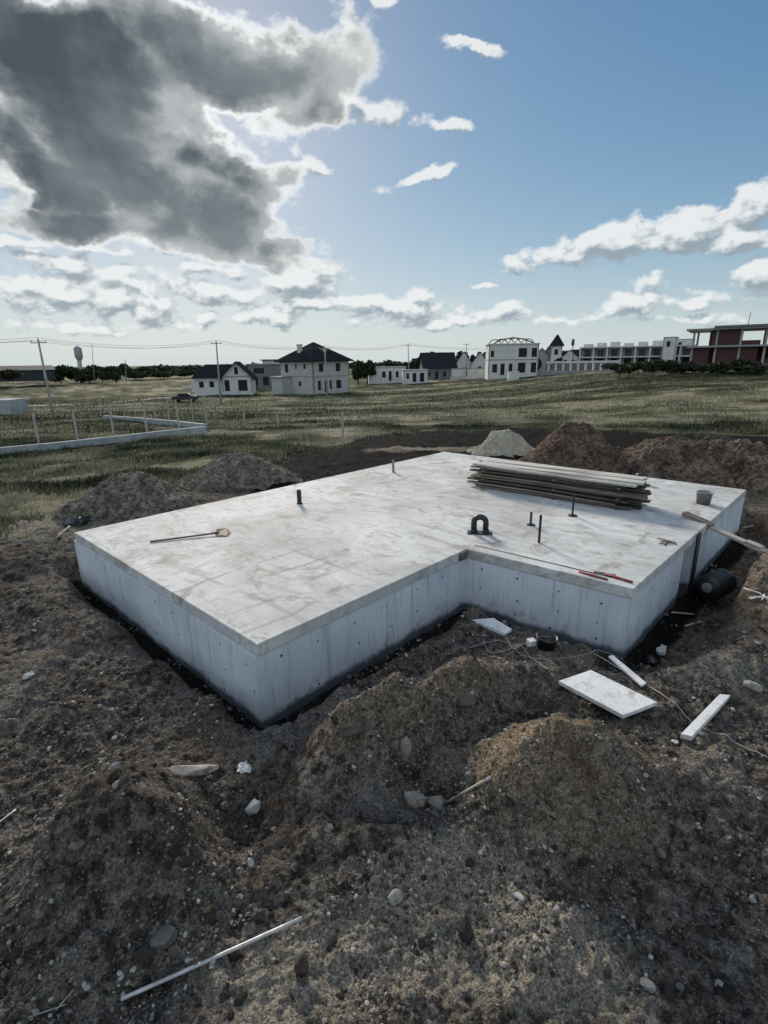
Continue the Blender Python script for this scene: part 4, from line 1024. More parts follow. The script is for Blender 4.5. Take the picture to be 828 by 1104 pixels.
        rf.add([Vector(vs[q]) - Vector((0, 0, z)) for q in (0, 3) for z in (0, .2)], [(0, 1, 3, 2)])
    else:
        rf.box(-e, w+e, -e, d+e, h+.003, h+.25)
    ro = rf.build('roof', M[roofmat], root)
    return root, ro
def W(*spec): return [tuple(s) for s in spec]
# the two-storey white house (corner towards us)
rt, ro = house('block_house', 338.5, 424, 104, 43, 10.2, 9.8, 6.15, 'two-storey white block house with a dark hipped roof and empty windows', 
    front=W((1.6, 2.9, 4.0, 5.6), (6.3, 7.7, 4.0, 5.6), (1.2, 2.1, .5, 2.3), (4.4, 5.1, .6, 2.3), (6.3, 7.8, .6, 2.3)), doors=W((3.0, 3.9, .02, 2.3)),
    side=W((2.0, 2.7, 4.6, 5.5), (4.6, 5.1, 4.6, 5.5), (7.2, 8.3, 3.9, 5.5), (3.6, 4.4, 1.3, 2.2), (6.7, 7.8, .7, 2.3), (8.7, 9.5, .7, 2.1)), rh=3.6, eave=.75, bands=((3.05, .18),))
m1 = MB(); m1.box(1.6, 2.3, 5.2, 6.0, 6.3, 9.1); m1.box(1.5, 2.4, 5.1, 6.1, 9.1, 9.3); m1.build('chimney', M['white_wall'], ro)
m1 = MB(); m1.box(5.0, 5.5, 1.7, 2.2, 6.6, 8.6); m1.build('chimney', M['white_wall'], ro)
m1 = MB(); m1.box(-2.6, -.01, 6.4, 9.5, -1.0, 2.95); m1.build('annexe', M['block_wall'], rt)
m1 = MB(); m1.box(-2.9, .1, 6.2, 9.7, 2.951, 3.2); m1.build('annexe_roof', M['trim'], rt)
# small gabled house left
rt, ro = house('gabled_house', 240, 422, 112, -8, 6.0, 8.5, 2.7, 'small pale house with a dark front gable roof and porch', front=W((2.6, 3.4, 3.0, 3.01),), doors=W((.5, 1.5, .0+.02, 2.2), (3.2, 5.0, .02, 2.2)), roof='gable_x', rh=2.9, eave=.6, wall='white_wall')
m1 = MB(); m1.box(2.65, 3.35, -.05, .02, 3.3, 4.7); m1.build('window', M['void'], rt)
rt2 = MB(); rt2.box(-5.6, -.02, 1.0, 8.0, -1, 2.6); rt2.build('side_wing', M['white_wall'], rt)
m1 = MB(); vs = [(-6.1, .5, 2.62), (.2, .5, 2.62), (.2, 8.5, 2.62), (-6.1, 8.5, 2.62), (-3.6, 4.5, 5.3), (2.4, 4.5, 5.3)]
m1.add(vs, [(0, 1, 5, 4), (1, 2, 5), (2, 3, 4, 5), (3, 0, 4), (3, 2, 1, 0)]); m1.build('wing_roof', M['roof'], rt)
for x0 in (-4.6, -2.6):
    m1 = MB(); m1.box(x0, x0+.9, .97, 1.01, .8, 2.0); m1.build('window', M['void'], rt)
# buildings between
house('flat_house', 268, 417, 135, 0, 9, 7, 5.2, 'grey unfinished flat-roofed block behind the small gabled house', front=W((1, 2.4, .3, 2.3), (3.6, 5, .3, 2.3), (6.4, 8, .3, 2.3), (1.5, 4, 3.1, 4.4)), wall='grey_wall', roof='flat', roofmat='trim', eave=.3)
house('flat_house', 284, 405, 150, 0, 5.5, 6, 4.0, 'small white block with a dark flat roof left of the two-storey house', front=W((1, 2, 1.5, 2.6),), wall='white_wall', roof='flat', roofmat='roof', eave=.6)
house('flat_house', 398, 411, 150, 4, 10.5, 7, 3.6, 'low white flat-roofed house with dark openings, left of the dark gabled house', front=W((3.7, 4.7, .9, 2.6), (7.6, 8.4, .9, 2.6)), doors=W((5.6, 6.4, .02, 2.7),), wall='white_wall', roof='flat', roofmat='trim', eave=.15)
house('flat_house', 435, 412, 140, 4, 6.5, 6, 2.9, 'low white garage block with dark doorways beside the low flat house', front=W((.8, 1.5, .8, 2.2),), doors=W((2.4, 3.4, .02, 2.3), (4.3, 5.5, .02, 2.3)), wall='white_wall', roof='flat', roofmat='trim', eave=.15)
house('gabled_house', 457, 409, 165, 10, 10.0, 9, 3.6, 'dark grey house with a wide dark gable roof in the middle distance', front=W((1, 2, .8, 2.2), (6, 7, .8, 2.2)), doors=W((3.5, 4.5, .02, 2.3)), wall='grey_wall', roof='gable_y', rh=4.2, eave=.5)
house('gabled_house', 490, 404, 200, 0, 6.5, 9, 3.6, 'pale far house with a steep white gable', front=W((2.6, 3.8, 1, 2.4),), wall='white_wall', roof='gable_x', rh=4.6, eave=.3, roofmat='roof')
house('gabled_house', 507, 403, 190, 0, 6.5, 9, 3.2, 'second far white gable right next to the thin pole', front=W((2.6, 3.8, 1, 2.4),), wall='white_wall', roof='gable_x', rh=4.0, eave=.3, roofmat='roof')
house('garden_wall', 486, 406, 150, 2, 11, .3, 1.9, 'long low white wall in front of the far gabled houses', wall='white_wall', roof='flat', roofmat='trim', eave=.03, back=False, cat='wall')
# pale unfinished villa with curved canopy
rt, ro = house('villa', 526, 404.5, 135, 5, 11.9, 9, 7.2, 'pale two-storey unfinished villa with open bays and a domed roof frame', front=W((.5, 1.3, 4.3, 5.8), (7.2, 9.2, 4.2, 6.3), (10.3, 12, 4.2, 6.3), (7.2, 9.0, .5, 2.9), (10.3, 12, .5, 2.9), (1, 2.2, .6, 2.6)), doors=W((3, 4, .02, 2.7), (5, 5.9, .02, 2.7)), wall='white_wall', roof='flat', roofmat='white_wall', eave=.3, bands=((3.5, .25),))
for k in range(6):
    m1 = MB(); x0 = 1.0+k*1.6; m1.tube([(x0+1.4*math.cos(q)*1.0+.5, 1+k*.2, 7.4+ (1.3-.1*abs(k-3))*math.sin(q)) for q in np.linspace(0, math.pi, 9)], .12, 5); m1.build('roof_arch', M['rust'], rt)
m1 = MB(); m1.tube([(1, 1.4, 7.4), (3.2, 1.4, 8.4), (6, 1.4, 8.8), (8.6, 1.4, 8.4), (11, 1.4, 7.4)], .15, 5); m1.build('roof_ridge', M['rust'], rt)
# white cabinet near pole
p = hit(553, 410); m1 = MB(); m1.box(-1.15, 1.15, -.6, .6, -.2, 1.75, bev=.03); m1.box(-1.23, 1.23, -.68, .68, 1.752, 1.88, bev=.02); o = m1.build('cabinet', M['white_wall'], loc=p); tag(o, 'small white utility cabinet in the grass before the pale villa', 'cabinet')
# tower house
rt, ro = house('tower_house', 592, 402, 175, 0, 3.4, 3.4, 8.2, 'slim white turret house with a pointed roof', front=W((1.1, 2.2, 5.4, 7.0),), wall='white_wall', roof='hip', rh=3.2, eave=.5)
house('flat_house', 575, 402, 185, 0, 4.5, 6, 5.6, 'small grey house squeezed left of the white turret', front=W((1, 2, 3, 4.4),), wall='trim', roof='gable_x', rh=2.2, eave=.3)
house('gabled_house', 603, 401, 195, 0, 6.0, 6, 4.6, 'small pale gabled house just right of the white turret', front=W((1, 2.2, 2.6, 4), (3.6, 4.8, 2.6, 4)), wall='white_wall', roof='gable_x', rh=2.6, eave=.3)
for hq in [('gabled_house', 446, 403, 230, 6, 8.0, 7, 3.2, 'small dark roofed house far behind the low white garage block', 'grey_wall', 'gable_y', 3.0),
           ('gabled_house', 470, 402, 240, -10, 7.5, 8, 3.4, 'distant pale house with a hipped roof behind the dark gabled house', 'white_wall', 'hip', 3.2),
           ('gabled_house', 516, 401, 240, 8, 6.5, 7, 4.4, 'distant grey house with a steep gable just left of the pale villa', 'grey_wall', 'gable_x', 4.0),
           ('gabled_house', 616, 399, 235, 5, 7.5, 7, 4.8, 'distant dark roofed house right of the white turret', 'trim', 'gable_y', 3.2),
           ('gabled_house', 582, 399, 240, -6, 6.0, 7, 5.4, 'distant steep gabled house right behind the villa corner', 'grey_wall', 'gable_x', 4.2)]:
    house(hq[0], hq[1], hq[2], hq[3], hq[4], hq[5], hq[6], hq[7], hq[8], front=W((1, 2, 1, 2.4), (3.6, 4.8, 1, 2.4)), wall=hq[9], roof=hq[10], rh=hq[11], eave=.4)
# pergola colonnade
P0 = atR(590, 403, 140); az = math.atan2(P0.x, P0.y); rt = empty('colonnade', P0, -az+R_(3), 'long low white colonnade with open bays behind the grass slope', 'colonnade')
for k in range(10):
    m1 = MB(); m1.box(k*1.75, k*1.75+.45, 0, .45, -1, 2.5); m1.build('column', M['white_wall'], rt)
m1 = MB(); m1.box(-.3, 16.6, -.2, .8, 2.502, 3.0); m1.build('beam', M['white_wall'], rt)
m1 = MB(); m1.box(-9, 22, -1.5, -1.2, -1, .8); m1.build('base_wall', M['trim'], rt)
m1 = MB(); m1.box(-.3, 16.6, 3.5, 3.7, -1, 2.4); m1.build('rear_wall', M['grey_wall'], rt)
# row of white townhouses
P0 = atR(624, 394.5, 190); az = math.atan2(P0.x, P0.y); rt = empty('townhouse_row', P0, -az+R_(-6), 'long row of white unfinished townhouses with open terraces', 'townhouses')
nb = 8; bw = 4.15; Lr = nb*bw
m1 = MB(); m1.box(0, Lr, 4, 10, -1, 5.6); m1.build('rear_wall', M['white_wall'], rt)
for z, nm in ((2.5, 'terrace_slab'), (5.6, 'roof_slab')):
    m1 = MB(); m1.box(-.3, Lr+.3, 0, 10.2, z, z+.35); m1.build(nm, M['white_wall'], rt)
for k in range(nb+1):
    m1 = MB(); m1.box(k*bw-.2, k*bw+.2, .1, 3.99, -1, 2.49); m1.box(k*bw-.2, k*bw+.2, .1, 3.99, 2.86, 5.59); m1.build('dividing_wall', M['white_wall'], rt)
for k in range(nb):
    m1 = MB(); m1.box(k*bw+1.0, k*bw+3.0, 3.95, 3.99, 2.9, 5.0); m1.build('window', M['grey_wall'], rt)
    m1 = MB(); m1.box(k*bw+1.0, k*bw+3.0, 3.95, 3.99, .1, 2.2); m1.build('door', M['void'], rt)
    m1 = MB(); m1.box(k*bw+.5, k*bw+3.4, 4.5, 8, 5.96, 7.0+.25*(k % 3)); m1.build('parapet', M['white_wall'], rt)
house('white_block', 712, 391, 185, -5, 3.6, 8, 7.2, 'tall white end block at the right end of the townhouse row', front=W((1, 2, 4.6, 6.2),), wall='white_wall', roof='flat', roofmat='trim', eave=.05)
house('white_block', 724, 391, 195, -5, 5.2, 8, 6.9, 'farther white end block next to the brick shell', front=W((1, 2, 4.6, 6.2), (3, 4, 4.6, 6.2)), wall='white_wall', roof='flat', roofmat='trim', eave=.05)
# unfinished brick building at right
P0 = atR(742, 393, 112); az = math.atan2(P0.x, P0.y); rt = empty('brick_shell', P0, -az+R_(-4), 'unfinished red brick building with open concrete floors and columns at the right edge', 'building')
Lb, Db = 26.0, 11.0; fz = [0, 3.05, 6.15]; fh = 2.8
zt = zat(765, 354, 112)-P0.z; fh_ = (zt-.35)/2; l1 = fh_; 
for z, x0 in ((-.3, 0), (l1, -.6), (zt-.3, -1.0)):
    m1 = MB(); m1.box(x0, Lb+.4, -.6 if z > 0 else 0, Db+.4, z, z+.3); m1.build('floor_slab', M['grey_wall'] if z < 0 else M['trim'], rt)
m1 = MB(); m1.box(3.2, Lb+.4, -.9, Db, zt+.002, zt+.35); m1.build('roof_upstand', M['grey_wall'], rt)
for lv, (z0, z1) in enumerate(((0, l1-.002), (l1+.302, zt-.302))):
    for k in range(8):
        for yy in (0.05, Db-.4):
            m1 = MB(); x0 = .1+k*3.55; m1.box(x0, x0+.35, yy, yy+.35, z0+.001, z1); m1.build('column', M['conc'], rt)
    segs = [(0, 0.6, 2.9), (0, 4.1, 7.2), (0, 7.6, 10.0)] if lv == 0 else [(0, 3.0, 4.0), (0, 4.1, 7.2)]
    for (_, a, b) in segs:
        m1 = MB(); m1.box(a, b, .12, .38, z0+.002, z1-.002); m1.build('brick_panel', M['brick'], rt)
    if lv == 0:
        m1 = MB(); m1.box(10.8, Lb, .14, .36, z0+.002, z0+.9); m1.build('brick_panel', M['brick'], rt)
        m1 = MB(); m1.box(0, Lb, Db*.45, Db*.45+.3, z0+.002, z1-.002); m1.build('inner_wall', M['brick'], rt)
    else:
        m1 = MB(); m1.box(11.5, 13.2, Db*.45, Db*.45+.3, z0+.002, z1-.002); m1.build('inner_wall', M['brick'], rt)
        m1 = MB(); m1.box(2.4, 4.5, Db*.6, Db*.6+.3, z0+.002, z1-.002); m1.build('inner_wall', M['brick'], rt)
        m1 = MB(); m1.box(7.4, 10.2, .14, .36, z0+.002, z0+.75); m1.build('brick_panel', M['brick'], rt)
m1 = MB(); m1.tube([(8, 5, zt+.3), (8.1, 5, zt+2.6)], .05, 5); m1.build('antenna', M['rust'], rt)
# lamp post
p = atR(618, 400, 150); t = atR(618, 366, 150); rt = empty('street_lamp', p, 0, 'tall lamp post behind the white colonnade', 'street lamp')
m1 = MB(); m1.tube([(0, 0, -1), (t.x-p.x, t.y-p.y, t.z-p.z-.8)], .12, 6); m1.build('pole', M['rust'], rt)
m1 = MB(); m1.lathe([(.15, -1.6), (.4, -1.4), (.4, 0), (.1, .15)], 8, (t.x-p.x, t.y-p.y, t.z-p.z)); m1.build('lamp_head', M['rust'], rt)
# far-left long dark shed, shed, trailer
house('long_shed', -70, 409, 200, 0, 30, 12, 2.0, 'long low dark shed at the far left edge', wall='far_dark', roof='gable_y', rh=1.3, eave=.3, roofmat='far_dark')
p = hit(2, 447); rt = empty('container_tent', p, 0, 'pale grey-blue curved shelter cut by the left edge', 'shelter')
m1 = MB(); R = math.hypot(p.x, p.y); w_ = (atR(13, 445, R)-atR(0, 445, R)).length; h_ = zat(5, 431, R)-p.z
pr = [(w_*1.15, -.2), (w_*1.08, h_*.45), (w_*.75, h_*.98), (0, h_), (-w_*3, h_), (-w_*3, -.2)]
vs = [(x, 0, z) for x, z in pr]+[(x, 3.5, z) for x, z in pr]; m1.add(vs, [(5, 4, 3, 2, 1, 0)[::-1], (11, 10, 9, 8, 7, 6)]+[(i, (i+1) % 6, (i+1) % 6+6, i+6) for i in range(6)]); m1.build('cover', M['conc_blue'], rt)
m1 = MB(); m1.box(-w_*3, w_*1.1, -.06, -.005, .0, .12); m1.build('bottom_rail', M['trim'], rt)
# parked car
p = hit(200, 433); rt = empty('parked_car', p, R_(8), 'dark car parked in the grass before the small gabled house', 'car')
prof = [(-2.0, .35), (-2.05, .75), (-1.75, .95), (-1.2, 1.0), (-.75, 1.4), (.5, 1.45), (1.15, 1.0), (1.95, .9), (2.05, .6), (2.0, .35)]
m1 = MB(); n = len(prof); vs = [(x, y*(.82 if z > 1.1 else 1), z) for y in (-.85, .85) for x, z in prof]
m1.add(vs, [tuple(range(n)), tuple(range(2*n-1, n-1, -1))]+[(i, i+n, (i+1) % n+n, (i+1) % n) for i in range(n)]); m1.build('body', M['far_dark'], rt)
m1 = MB(); m1.box(-.85, .75, -.86, .86, 1.02, 1.33); m1.build('window_band', M['void'], rt)
for x in (-1.25, 1.25):
    for y in (-.8, .62):
        m1 = MB(); m1.lathe([(.001, 0), (.32, 0), (.32, .18), (.001, .18)], 12, M=Matrix.Translation((x, y, .32)) @ Matrix.Rotation(R_(-90), 4, 'X')); m1.build('wheel', M['pvc_black'], rt)
# material piles by the small house
for k, (px, py, w_, h_, lb) in enumerate([(214, 423, 2.6, .5, 'low pale pallet of blocks left of the dark car'), (272, 421, 2.4, 1.2, 'small pile of dark material between the two houses'), (205, 419, 3.5, .7, 'pale heap of blocks behind the dark car')]):
    p = hit(px, py); m1 = MB()
    for q in range(5):
        for z in range(2): m1.box(-w_/2+q*w_/5+.02, -w_/2+(q+1)*w_/5-.02, -.5, .5, z*h_/2+.002, (z+1)*h_/2-.02, jit=.03)
    tag(m1.build('block_pile', M['white_wall'] if k != 1 else M['far_dark'], loc=p), lb, 'block pile')

# dirt track in the left field
pts = [(-40, 442), (20, 438), (70, 436.5), (120, 434), (180, 429), (260, 424)]
P = [hit(*q) for q in pts]; vs = []
for i, q in enumerate(P):
    for s in (-1, 1): vs.append((q.x, q.y+s*1.3, 0))
V = []; 
for i in range(len(P)-1):
    for k in range(12):
        t = k/12; c = P[i].lerp(P[i+1], t)
        for s in np.linspace(-1.1, 1.1, 5): V.append((c.x, c.y+s, float(height(np.array([c.x]), np.array([c.y+s]))[0])+.035))
n = len(V)//5; Fq = np.array([(i*5+k, (i+1)*5+k, (i+1)*5+k+1, i*5+k+1) for i in range(n-1) for k in range(4)])
M['track'] = simple('track_dust', (.36, .35, .31), .95, .2, 1, .2, .01)
tag(fast_mesh('dirt_track', np.array(V), Fq, M['track']), kind='structure')

# ------------------------------------------------------------ trees and bushes
def crown_mesh(name, rad, hgt, n, seed, leaf, root, lobes=6):
    rg = np.random.default_rng(seed); L_ = rg.normal(0, .42, (lobes, 3)); L_[:, 2] = rg.uniform(-.5, .55, lobes); L_[0] = 0
    k = rg.integers(0, lobes, n); d = rg.normal(0, 1, (n, 3)); d /= np.linalg.norm(d, axis=1)[:, None]; q = rg.random(n)**.45
    P = (L_[k]+d*q[:, None]*rg.uniform(.38, .55, lobes)[k][:, None]); P = np.clip(P, -1.12, 1.05); P *= np.array([rad, rad, hgt/2]); P[:, 2] += hgt*.5
    a = rg.normal(0, 1, (n, 3)); a /= np.linalg.norm(a, axis=1)[:, None]; b = np.cross(a, rg.normal(0, 1, (n, 3))); b /= np.linalg.norm(b, axis=1)[:, None]
    s = leaf*rg.uniform(.6, 1.3, n)[:, None]
    V = np.stack([P-a*s, P+b*s*.6, P+a*s, P-b*s*.6], 1).reshape(-1, 3); Fq = np.arange(n*4).reshape(-1, 4)
    o = fast_mesh(name, V, Fq, M['leaf'], False); fattr(o, 'shade', np.repeat(rg.random(n)*.6+.4*rg.random(lobes)[k], 4)); o.parent = root; return o
def tree(px, pyb, pyt, wpx, R, label, group, name='tree', n=900, seed=0, cat='tree'):
    p = atR(px, pyb, R); h = zat(px, pyt, R)-p.z; rad = (atR(px+wpx/2, pyb, R)-atR(px-wpx/2, pyb, R)).length/2
    rt = empty(name, p, 0, label, cat, group)
    m1 = MB(); m1.tube([(0, 0, -1), (.1, 0, h*.3), (-.05, .1, h*.7)], max(.05, h*.035), 7, r1=max(.02, h*.012))
    for q in range(4):
        aa = q*1.6+seed; m1.tube([(0, 0, h*.3), (math.cos(aa)*rad*.4, math.sin(aa)*rad*.4, h*.6)], h*.015, 5, r1=h*.006)
    m1.build('trunk', M['bark'], rt)
    c = crown_mesh('crown', rad*1.15, h*1.02, int(n*1.5), seed, max(.16, R*.0034), rt, 9); c.location = (0, 0, -h*.03); return rt
T = [(14, 409, 399, 26, 190), (48, 411, 394, 26, 215), (66, 411, 395, 28, 210), (82, 411, 396, 24, 240), (96, 411, 393, 28, 225), (110, 411, 397, 24, 220), (125, 410, 394, 20, 210), (152, 407, 398, 30, 250), (176, 406, 399, 34, 255), (203, 405, 398, 30, 260)]
for k, q in enumerate(T): tree(q[0], q[1], q[2]+(0, 2, -1, 3, 0, 2.5, -1.5, 1, 2, 0)[k], q[3]*(1, .8, 1.25, .7, 1.1, .9, 1, 1.3, .8, 1.1)[k], q[4], f'{nth[k]} dark bushy tree from the left in the far treeline', 'trees of the far left treeline', seed=k+1)
T2 = [(386, 411, 387, 12, 140, 'dark tree just right of the two-storey house'), (396, 410, 385, 14, 150, 'round dark tree left of the low flat house'), (422, 408, 388, 16, 180, 'dark tree behind the low white flat house'), (447, 406, 386, 18, 190, 'dark tree left of the dark gabled house'),
 (460, 404, 378, 22, 200, 'tall round dark tree behind the dark gabled house'), (497, 402, 376, 16, 220, 'dark tree between the two far white gables'), (514, 402, 378, 10, 220, 'narrow dark tree left of the pale villa'), (585, 400, 381, 14, 200, 'dark tree behind the pale villa and turret'), (608, 400, 378, 12, 215, 'dark tree right of the turret'), (600, 401, 386, 10, 160, 'small tree in front of the small pale gabled house'),
 (477, 403, 384, 20, 215, 'broad dark tree right of the dark gabled house'), (632, 398, 383, 16, 215, 'dark tree at the left end of the townhouse row'), (576, 400, 383, 12, 150, 'small dark tree touching the right wall of the pale villa')]
for k, q in enumerate(T2): tree(*q[:5], q[5], 'trees among the far houses', seed=20+k)
B = [(668, 402, 391, 30), (688, 402, 388, 26), (704, 403, 386, 26), (721, 402, 388, 24), (738, 402, 387, 26), (757, 403, 390, 26), (776, 402, 390, 28), (797, 402, 387, 28), (817, 402, 390, 28)]
for k, q in enumerate(B): tree(*q, 92, f'{nth[k]} dark bush from the left along the foot of the white and brick buildings', 'bushes on the right slope', name='bush', n=700, seed=50+k, cat='bush')
# far low woods along the horizon
def woods(az0, az1, R, h, label, seed, n=5000):
    rg = np.random.default_rng(seed); a = rg.uniform(az0, az1, n); r = R+rg.uniform(-20, 40, n); hh = h*(.6+.4*fbm(a*60, a*0, 1.0, 3, seed)) ; z = rg.random(n)*hh
    P = np.stack([r*np.sin(a), r*np.cos(a), z+height(r*np.sin(a), r*np.cos(a), False)], 1); d = rg.normal(0, 1, (n, 3)); d /= np.linalg.norm(d, axis=1)[:, None]; b = np.cross(d, rg.normal(0, 1, (n, 3))); b /= np.linalg.norm(b, axis=1)[:, None]
    s = R*.004*rg.uniform(.6, 1.3, n)[:, None]; V = np.stack([P-d*s, P+b*s*.6, P+d*s, P-b*s*.6], 1).reshape(-1, 3)
    o = fast_mesh('far_woods', V, np.arange(n*4).reshape(-1, 4), M['leaf'], False); fattr(o, 'shade', np.repeat(rg.random(n), 4)); return tag(o, label, 'woods', kind='stuff')
woods(R_(-46), R_(-2), 520, 7, 'distant dark woodland band along the left horizon', 3, 9000)
woods(R_(-2), R_(46), 460, 7, 'distant dark woodland band behind the houses at right', 4, 7000)

# ------------------------------------------------------------ sky with clouds
SUN_EL, SUN_AZ = R_(24), azim(190, 120)    # azimuth from +Y towards +X
world = bpy.data.worlds.new('World'); scn.world = world; world.use_nodes = True; wt = world.node_tree; wt.nodes.clear(); g = G(wt)
def cl_dir(px, py):
    d = ray(px, py); return math.atan2(d[0], d[1]), math.atan2(d[2], math.hypot(d[0], d[1]))
# cloud field groups: vector (azimuth, elevation) -> field
def field_group(name, ells):
    t = bpy.data.node_groups.new(name, 'ShaderNodeTree'); t.interface.new_socket('V', in_out='INPUT', socket_type='NodeSocketVector'); t.interface.new_socket('D', in_out='OUTPUT', socket_type='NodeSocketFloat')
    gg = G(t); i = t.nodes.new('NodeGroupInput'); o = t.nodes.new('NodeGroupOutput'); acc = None
    for (cx, cy, rx, ry, rot, amp) in ells:
        a, e = cl_dir(cx, cy); a1, e1 = cl_dir(cx+rx*.5, cy); a0, e0 = cl_dir(cx-rx*.5, cy); ax = abs(a1-a0); _, e2 = cl_dir(cx, cy-ry*.5); _, e3 = cl_dir(cx, cy+ry*.5); ey = abs(e2-e3)
        mp = t.nodes.new('ShaderNodeMapping'); mp.vector_type = 'TEXTURE'; mp.inputs[1].default_value = (a, e, 0); mp.inputs[2].default_value = (0, 0, R_(rot)); mp.inputs[3].default_value = (ax, ey, 1); t.links.new(i.outputs[0], mp.inputs[0])
        ln = gg.vmath('LENGTH', mp.outputs[0]); v = gg.math('MULTIPLY', gg.math('SUBTRACT', 1.0, ln), amp)
        acc = v if acc is None else gg.math('SMOOTH_MAX', acc, v, .12)
    t.links.new(acc, o.inputs[0]); return t
# (cx, cy, rx, ry, rot, amp)
DARK = [(30, 40, 230, 75, 0, 1.5), (230, 35, 175, 72, -6, 1.4), (90, 120, 190, 85, -8, 1.5), (140, 175, 105, 62, -20, 1.4), (235, 228, 98, 46, -10, 1.3), (300, 268, 58, 26, -5, 1.1), (332, 112, 66, 44, 15, .85), (228, 165, 52, 44, 0, .95), (190, 215, 110, 48, -5, 1.2), (10, 160, 120, 50, -8, 1.2), (310, 62, 66, 44, 20, 1.0), (175, 115, 70, 50, 0, .9), (60, 215, 110, 34, 0, 1.0), (260, 190, 40, 30, 0, .8)]
PALE = [(505, 48, 42, 9, -6, .8), (485, 137, 26, 11, 0, .8), (452, 192, 40, 10, 14, .9), (620, 270, 80, 16, 8, 1.0), (670, 258, 75, 22, 3, 1.1), (745, 248, 62, 26, 0, 1.2), (815, 225, 40, 34, 0, 1.2), (790, 260, 60, 16, 5, 1.1), (815, 298, 34, 20, 0, 1.0), (678, 322, 38, 24, 0, 1.0),
 (458, 316, 16, 12, 0, .9), (440, 332, 60, 14, 0, .9), (395, 340, 40, 12, 0, .7), (552, 338, 42, 10, 0, .8), (525, 308, 18, 4, 0, .6), (408, 8, 14, 12, 0, .8), (100, 320, 100, 24, 0, 1.0), (160, 330, 40, 22, 0, 1.0), (20, 305, 60, 16, 0, .9), (330, 300, 46, 24, 0, 1.1), (38, 242, 30, 7, 0, .7), (30, 265, 46, 7, 0, .7), (110, 268, 50, 8, 0, .7), (290, 338, 60, 14, 0, .9), (225, 340, 15, 9, 0, .9), (730, 325, 42, 8, 0, .7), (40, 205, 60, 24, 0, .7), (200, 265, 60, 18, 0, .8), (225, 290, 50, 14, 0, .9), (380, 30, 24, 40, -20, .5), (395, 120, 50, 20, -8, .6), (330, 175, 26, 12, -20, .6), (130, 300, 60, 14, 0, .7), (60, 285, 60, 12, 0, .7), (70, 315, 90, 26, 0, 1.1), (330, 325, 60, 16, 0, 1.0), (230, 318, 60, 14, 0, .8), (400, 325, 36, 12, 0, .8), (180, 350, 60, 8, 0, .7), (260, 315, 60, 10, 0, .6), (480, 345, 60, 7, 0, .6), (90, 355, 80, 8, 0, .6), (610, 345, 50, 6, 0, .5), (730, 345, 60, 7, 0, .5)]
gd = field_group('dark_clouds', DARK); gp = field_group('pale_clouds', PALE)
dirv = g.n('ShaderNodeTexCoord').outputs['Generated']; nrm = g.vmath('NORMALIZE', dirv)
sep = g.n('ShaderNodeSeparateXYZ'); g.put(sep.inputs[0], nrm)
azn = g.math('ARCTAN2', sep.outputs[0], sep.outputs[1]); eln = g.math('ARCSINE', sep.outputs[2])
cmb = g.n('ShaderNodeCombineXYZ'); g.put(cmb.inputs[0], azn); g.put(cmb.inputs[1], eln); AE = cmb.outputs[0]
nv = g.mapv(nrm, (1, 1, 1.5))
def fld(grp, vec, nvec, nsc, det, namp, warp, big):
    wn = g.noise(nvec, nsc, det, .58, 0, color=True); wc = g.vmath('SUBTRACT', wn, (.5, .5, .5))
    x = g.n('ShaderNodeGroup'); x.node_tree = grp; g.put(x.inputs[0], g.vmath('ADD', vec, g.vmath('MULTIPLY', wc, (warp, warp*.75, 0))))
    nz = g.noise(nvec, nsc*big, det, .56)
    return g.math('ADD', x.outputs[0], g.math('MULTIPLY', g.math('SUBTRACT', nz, .5), namp))
SK = .10; K = 1/SK        # cloud radiances below are given as display-linear values
sky = g.n('ShaderNodeTexSky', sky_type='NISHITA'); sky.sun_disc = False; sky.sun_elevation = SUN_EL; sky.sun_rotation = SUN_AZ
sky.altitude = 300; sky.air_density = 1.0; sky.dust_density = .35; sky.ozone_density = 3.0
sunv = (math.sin(SUN_AZ)*math.cos(SUN_EL), math.cos(SUN_AZ)*math.cos(SUN_EL), math.sin(SUN_EL))
cosS = g.math('MAXIMUM', g.vmath('DOT_PRODUCT', nrm, sunv), 0.0)
def sc(c, k=1.0): return tuple(x*K*k for x in c)
hs = g.n('ShaderNodeHueSaturation'); hs.inputs['Saturation'].default_value = 1.17; hs.inputs['Value'].default_value = 1.10; g.put(hs.inputs['Color'], sky.outputs[0]); s0 = hs.outputs[0]
den = g.vmath('ADD', g.vmath('SCALE', s0, SK*.95), (1, 1, 1)); skyc = g.vmath('DIVIDE', s0, den)       # the camera's highlight roll-off
hzf = g.math('POWER', g.math('SUBTRACT', 1, g.math('MINIMUM', g.math('ABSOLUTE', sep.outputs[2]), 1.0)), 11.0)
skyc = g.mix(g.math('MULTIPLY', hzf, .85), skyc, sc((.44, .52, .565)))
rn = g.noise(g.mapv(nrm, (1, 1, 2.2), (3, 1, 0)), 3.4, 5, .55, .2)      # broken bright clouds added unseen behind and above the camera, filling front faces
rcl = g.math('MULTIPLY', g.ss(rn, .47, .59), g.math('MULTIPLY', g.ss(sep.outputs[2], .02, .12), g.ss(sep.outputs[1], .3, -.1)))
bgp = g.n('ShaderNodeBackground'); g.put(bgp.inputs[0], g.mix(rcl, skyc, sc((1.16, 1.23, 1.30)))); bgp.inputs[1].default_value = SK
D1 = fld(gd, AE, nv, 4.2, 9, 1.5, .34, 1.8); D2 = fld(gp, AE, nv, 13.0, 8, 2.3, .085, 1.6)
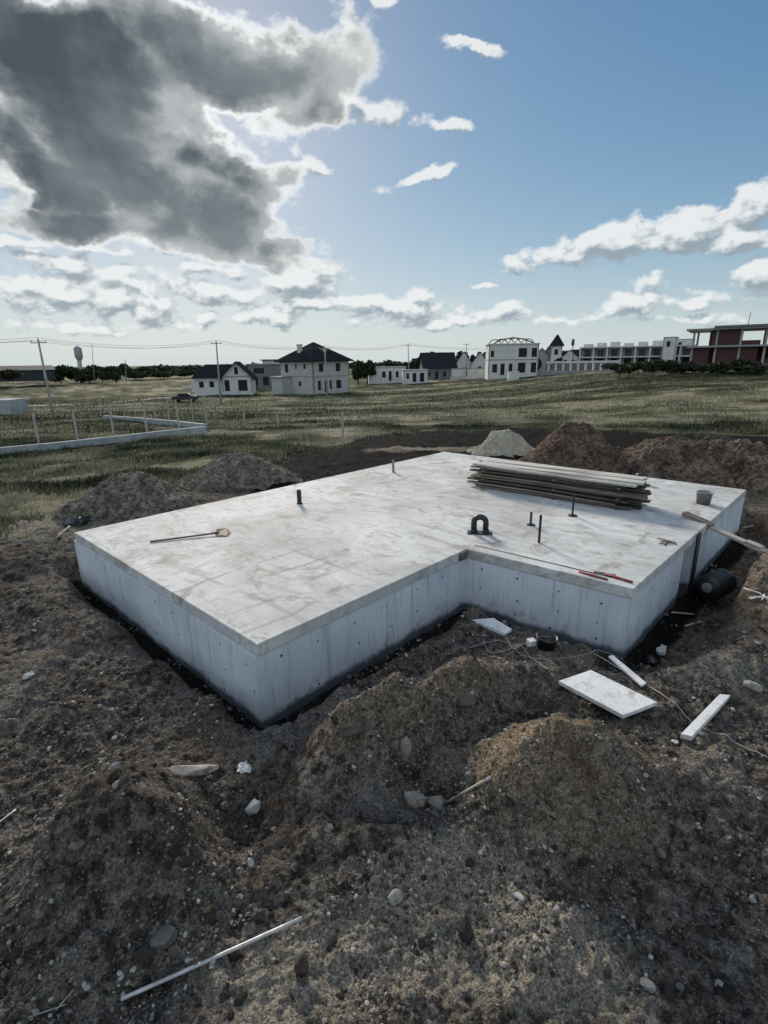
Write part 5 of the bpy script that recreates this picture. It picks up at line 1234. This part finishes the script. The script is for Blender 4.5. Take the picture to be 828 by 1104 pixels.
up = g.vmath('ADD', AE, (-.004, .014, 0)); nup = g.vmath('ADD', nv, (-.006, 0, .021)); D2u = fld(gp, up, nup, 13.0, 5, 2.3, .085, 1.6)
lit = g.ss(g.math('SUBTRACT', D2, D2u), -.40, .36)
white = g.mix(lit, sc((.24, .29, .33)), sc((.66, .675, .675)))
c2 = g.mix(g.ss(D2, -.04, .42, 0, .90), skyc, white)
rimc = g.vmath('SCALE', (K, K, .98*K), g.math('MULTIPLY_ADD', g.math('POWER', cosS, 14), .62, .38))
tex = g.noise(nv, 5.5, 9, .60, .1)
vol = g.ss(g.math('ADD', D1, g.math('MULTIPLY', g.math('SUBTRACT', .5, tex), 2.6)), .12, 1.05)
tex3 = g.noise(nv, 2.6, 7, .58, .3)
dk = g.mix(vol, sc((.36, .385, .39)), g.mix(g.ss(tex3, .36, .62), sc((.055, .072, .088)), sc((.165, .19, .205))))
c1 = g.mix(g.ss(D1, -.02, .36), rimc, dk)
fin = g.mix(g.ss(D1, -.12, .24), c2, c1)
bg = g.n('ShaderNodeBackground'); g.put(bg.inputs[0], fin); bg.inputs[1].default_value = SK
msh = g.n('ShaderNodeMixShader'); front = g.math('MULTIPLY', g.math('GREATER_THAN', sep.outputs[1], .35), g.math('GREATER_THAN', sep.outputs[2], -.01))
g.put(msh.inputs[0], front); g.L.new(bgp.outputs[0], msh.inputs[1]); g.L.new(bg.outputs[0], msh.inputs[2])
wo = g.n('ShaderNodeOutputWorld'); g.L.new(msh.outputs[0], wo.inputs[0])
world.cycles.sampling_method = 'MANUAL'; world.cycles.sample_map_resolution = 512

sd = bpy.data.lights.new('sun', 'SUN'); sd.energy = 3.2; sd.angle = R_(12); sd.color = (1, .90, .76)
so = bpy.data.objects.new('sun', sd); col.objects.link(so)
so.rotation_euler = Vector(sunv).to_track_quat('Z', 'Y').to_euler(); so.location = (0, 0, 30)
vs_ = scn.view_settings; vs_.view_transform = 'Standard'; vs_.look = 'None'; vs_.exposure = 0.38; vs_.gamma = 1
scn.render.film_transparent = False
scn.cycles.use_denoising = True; scn.cycles.max_bounces = 4; scn.cycles.diffuse_bounces = 2; scn.cycles.glossy_bounces = 1
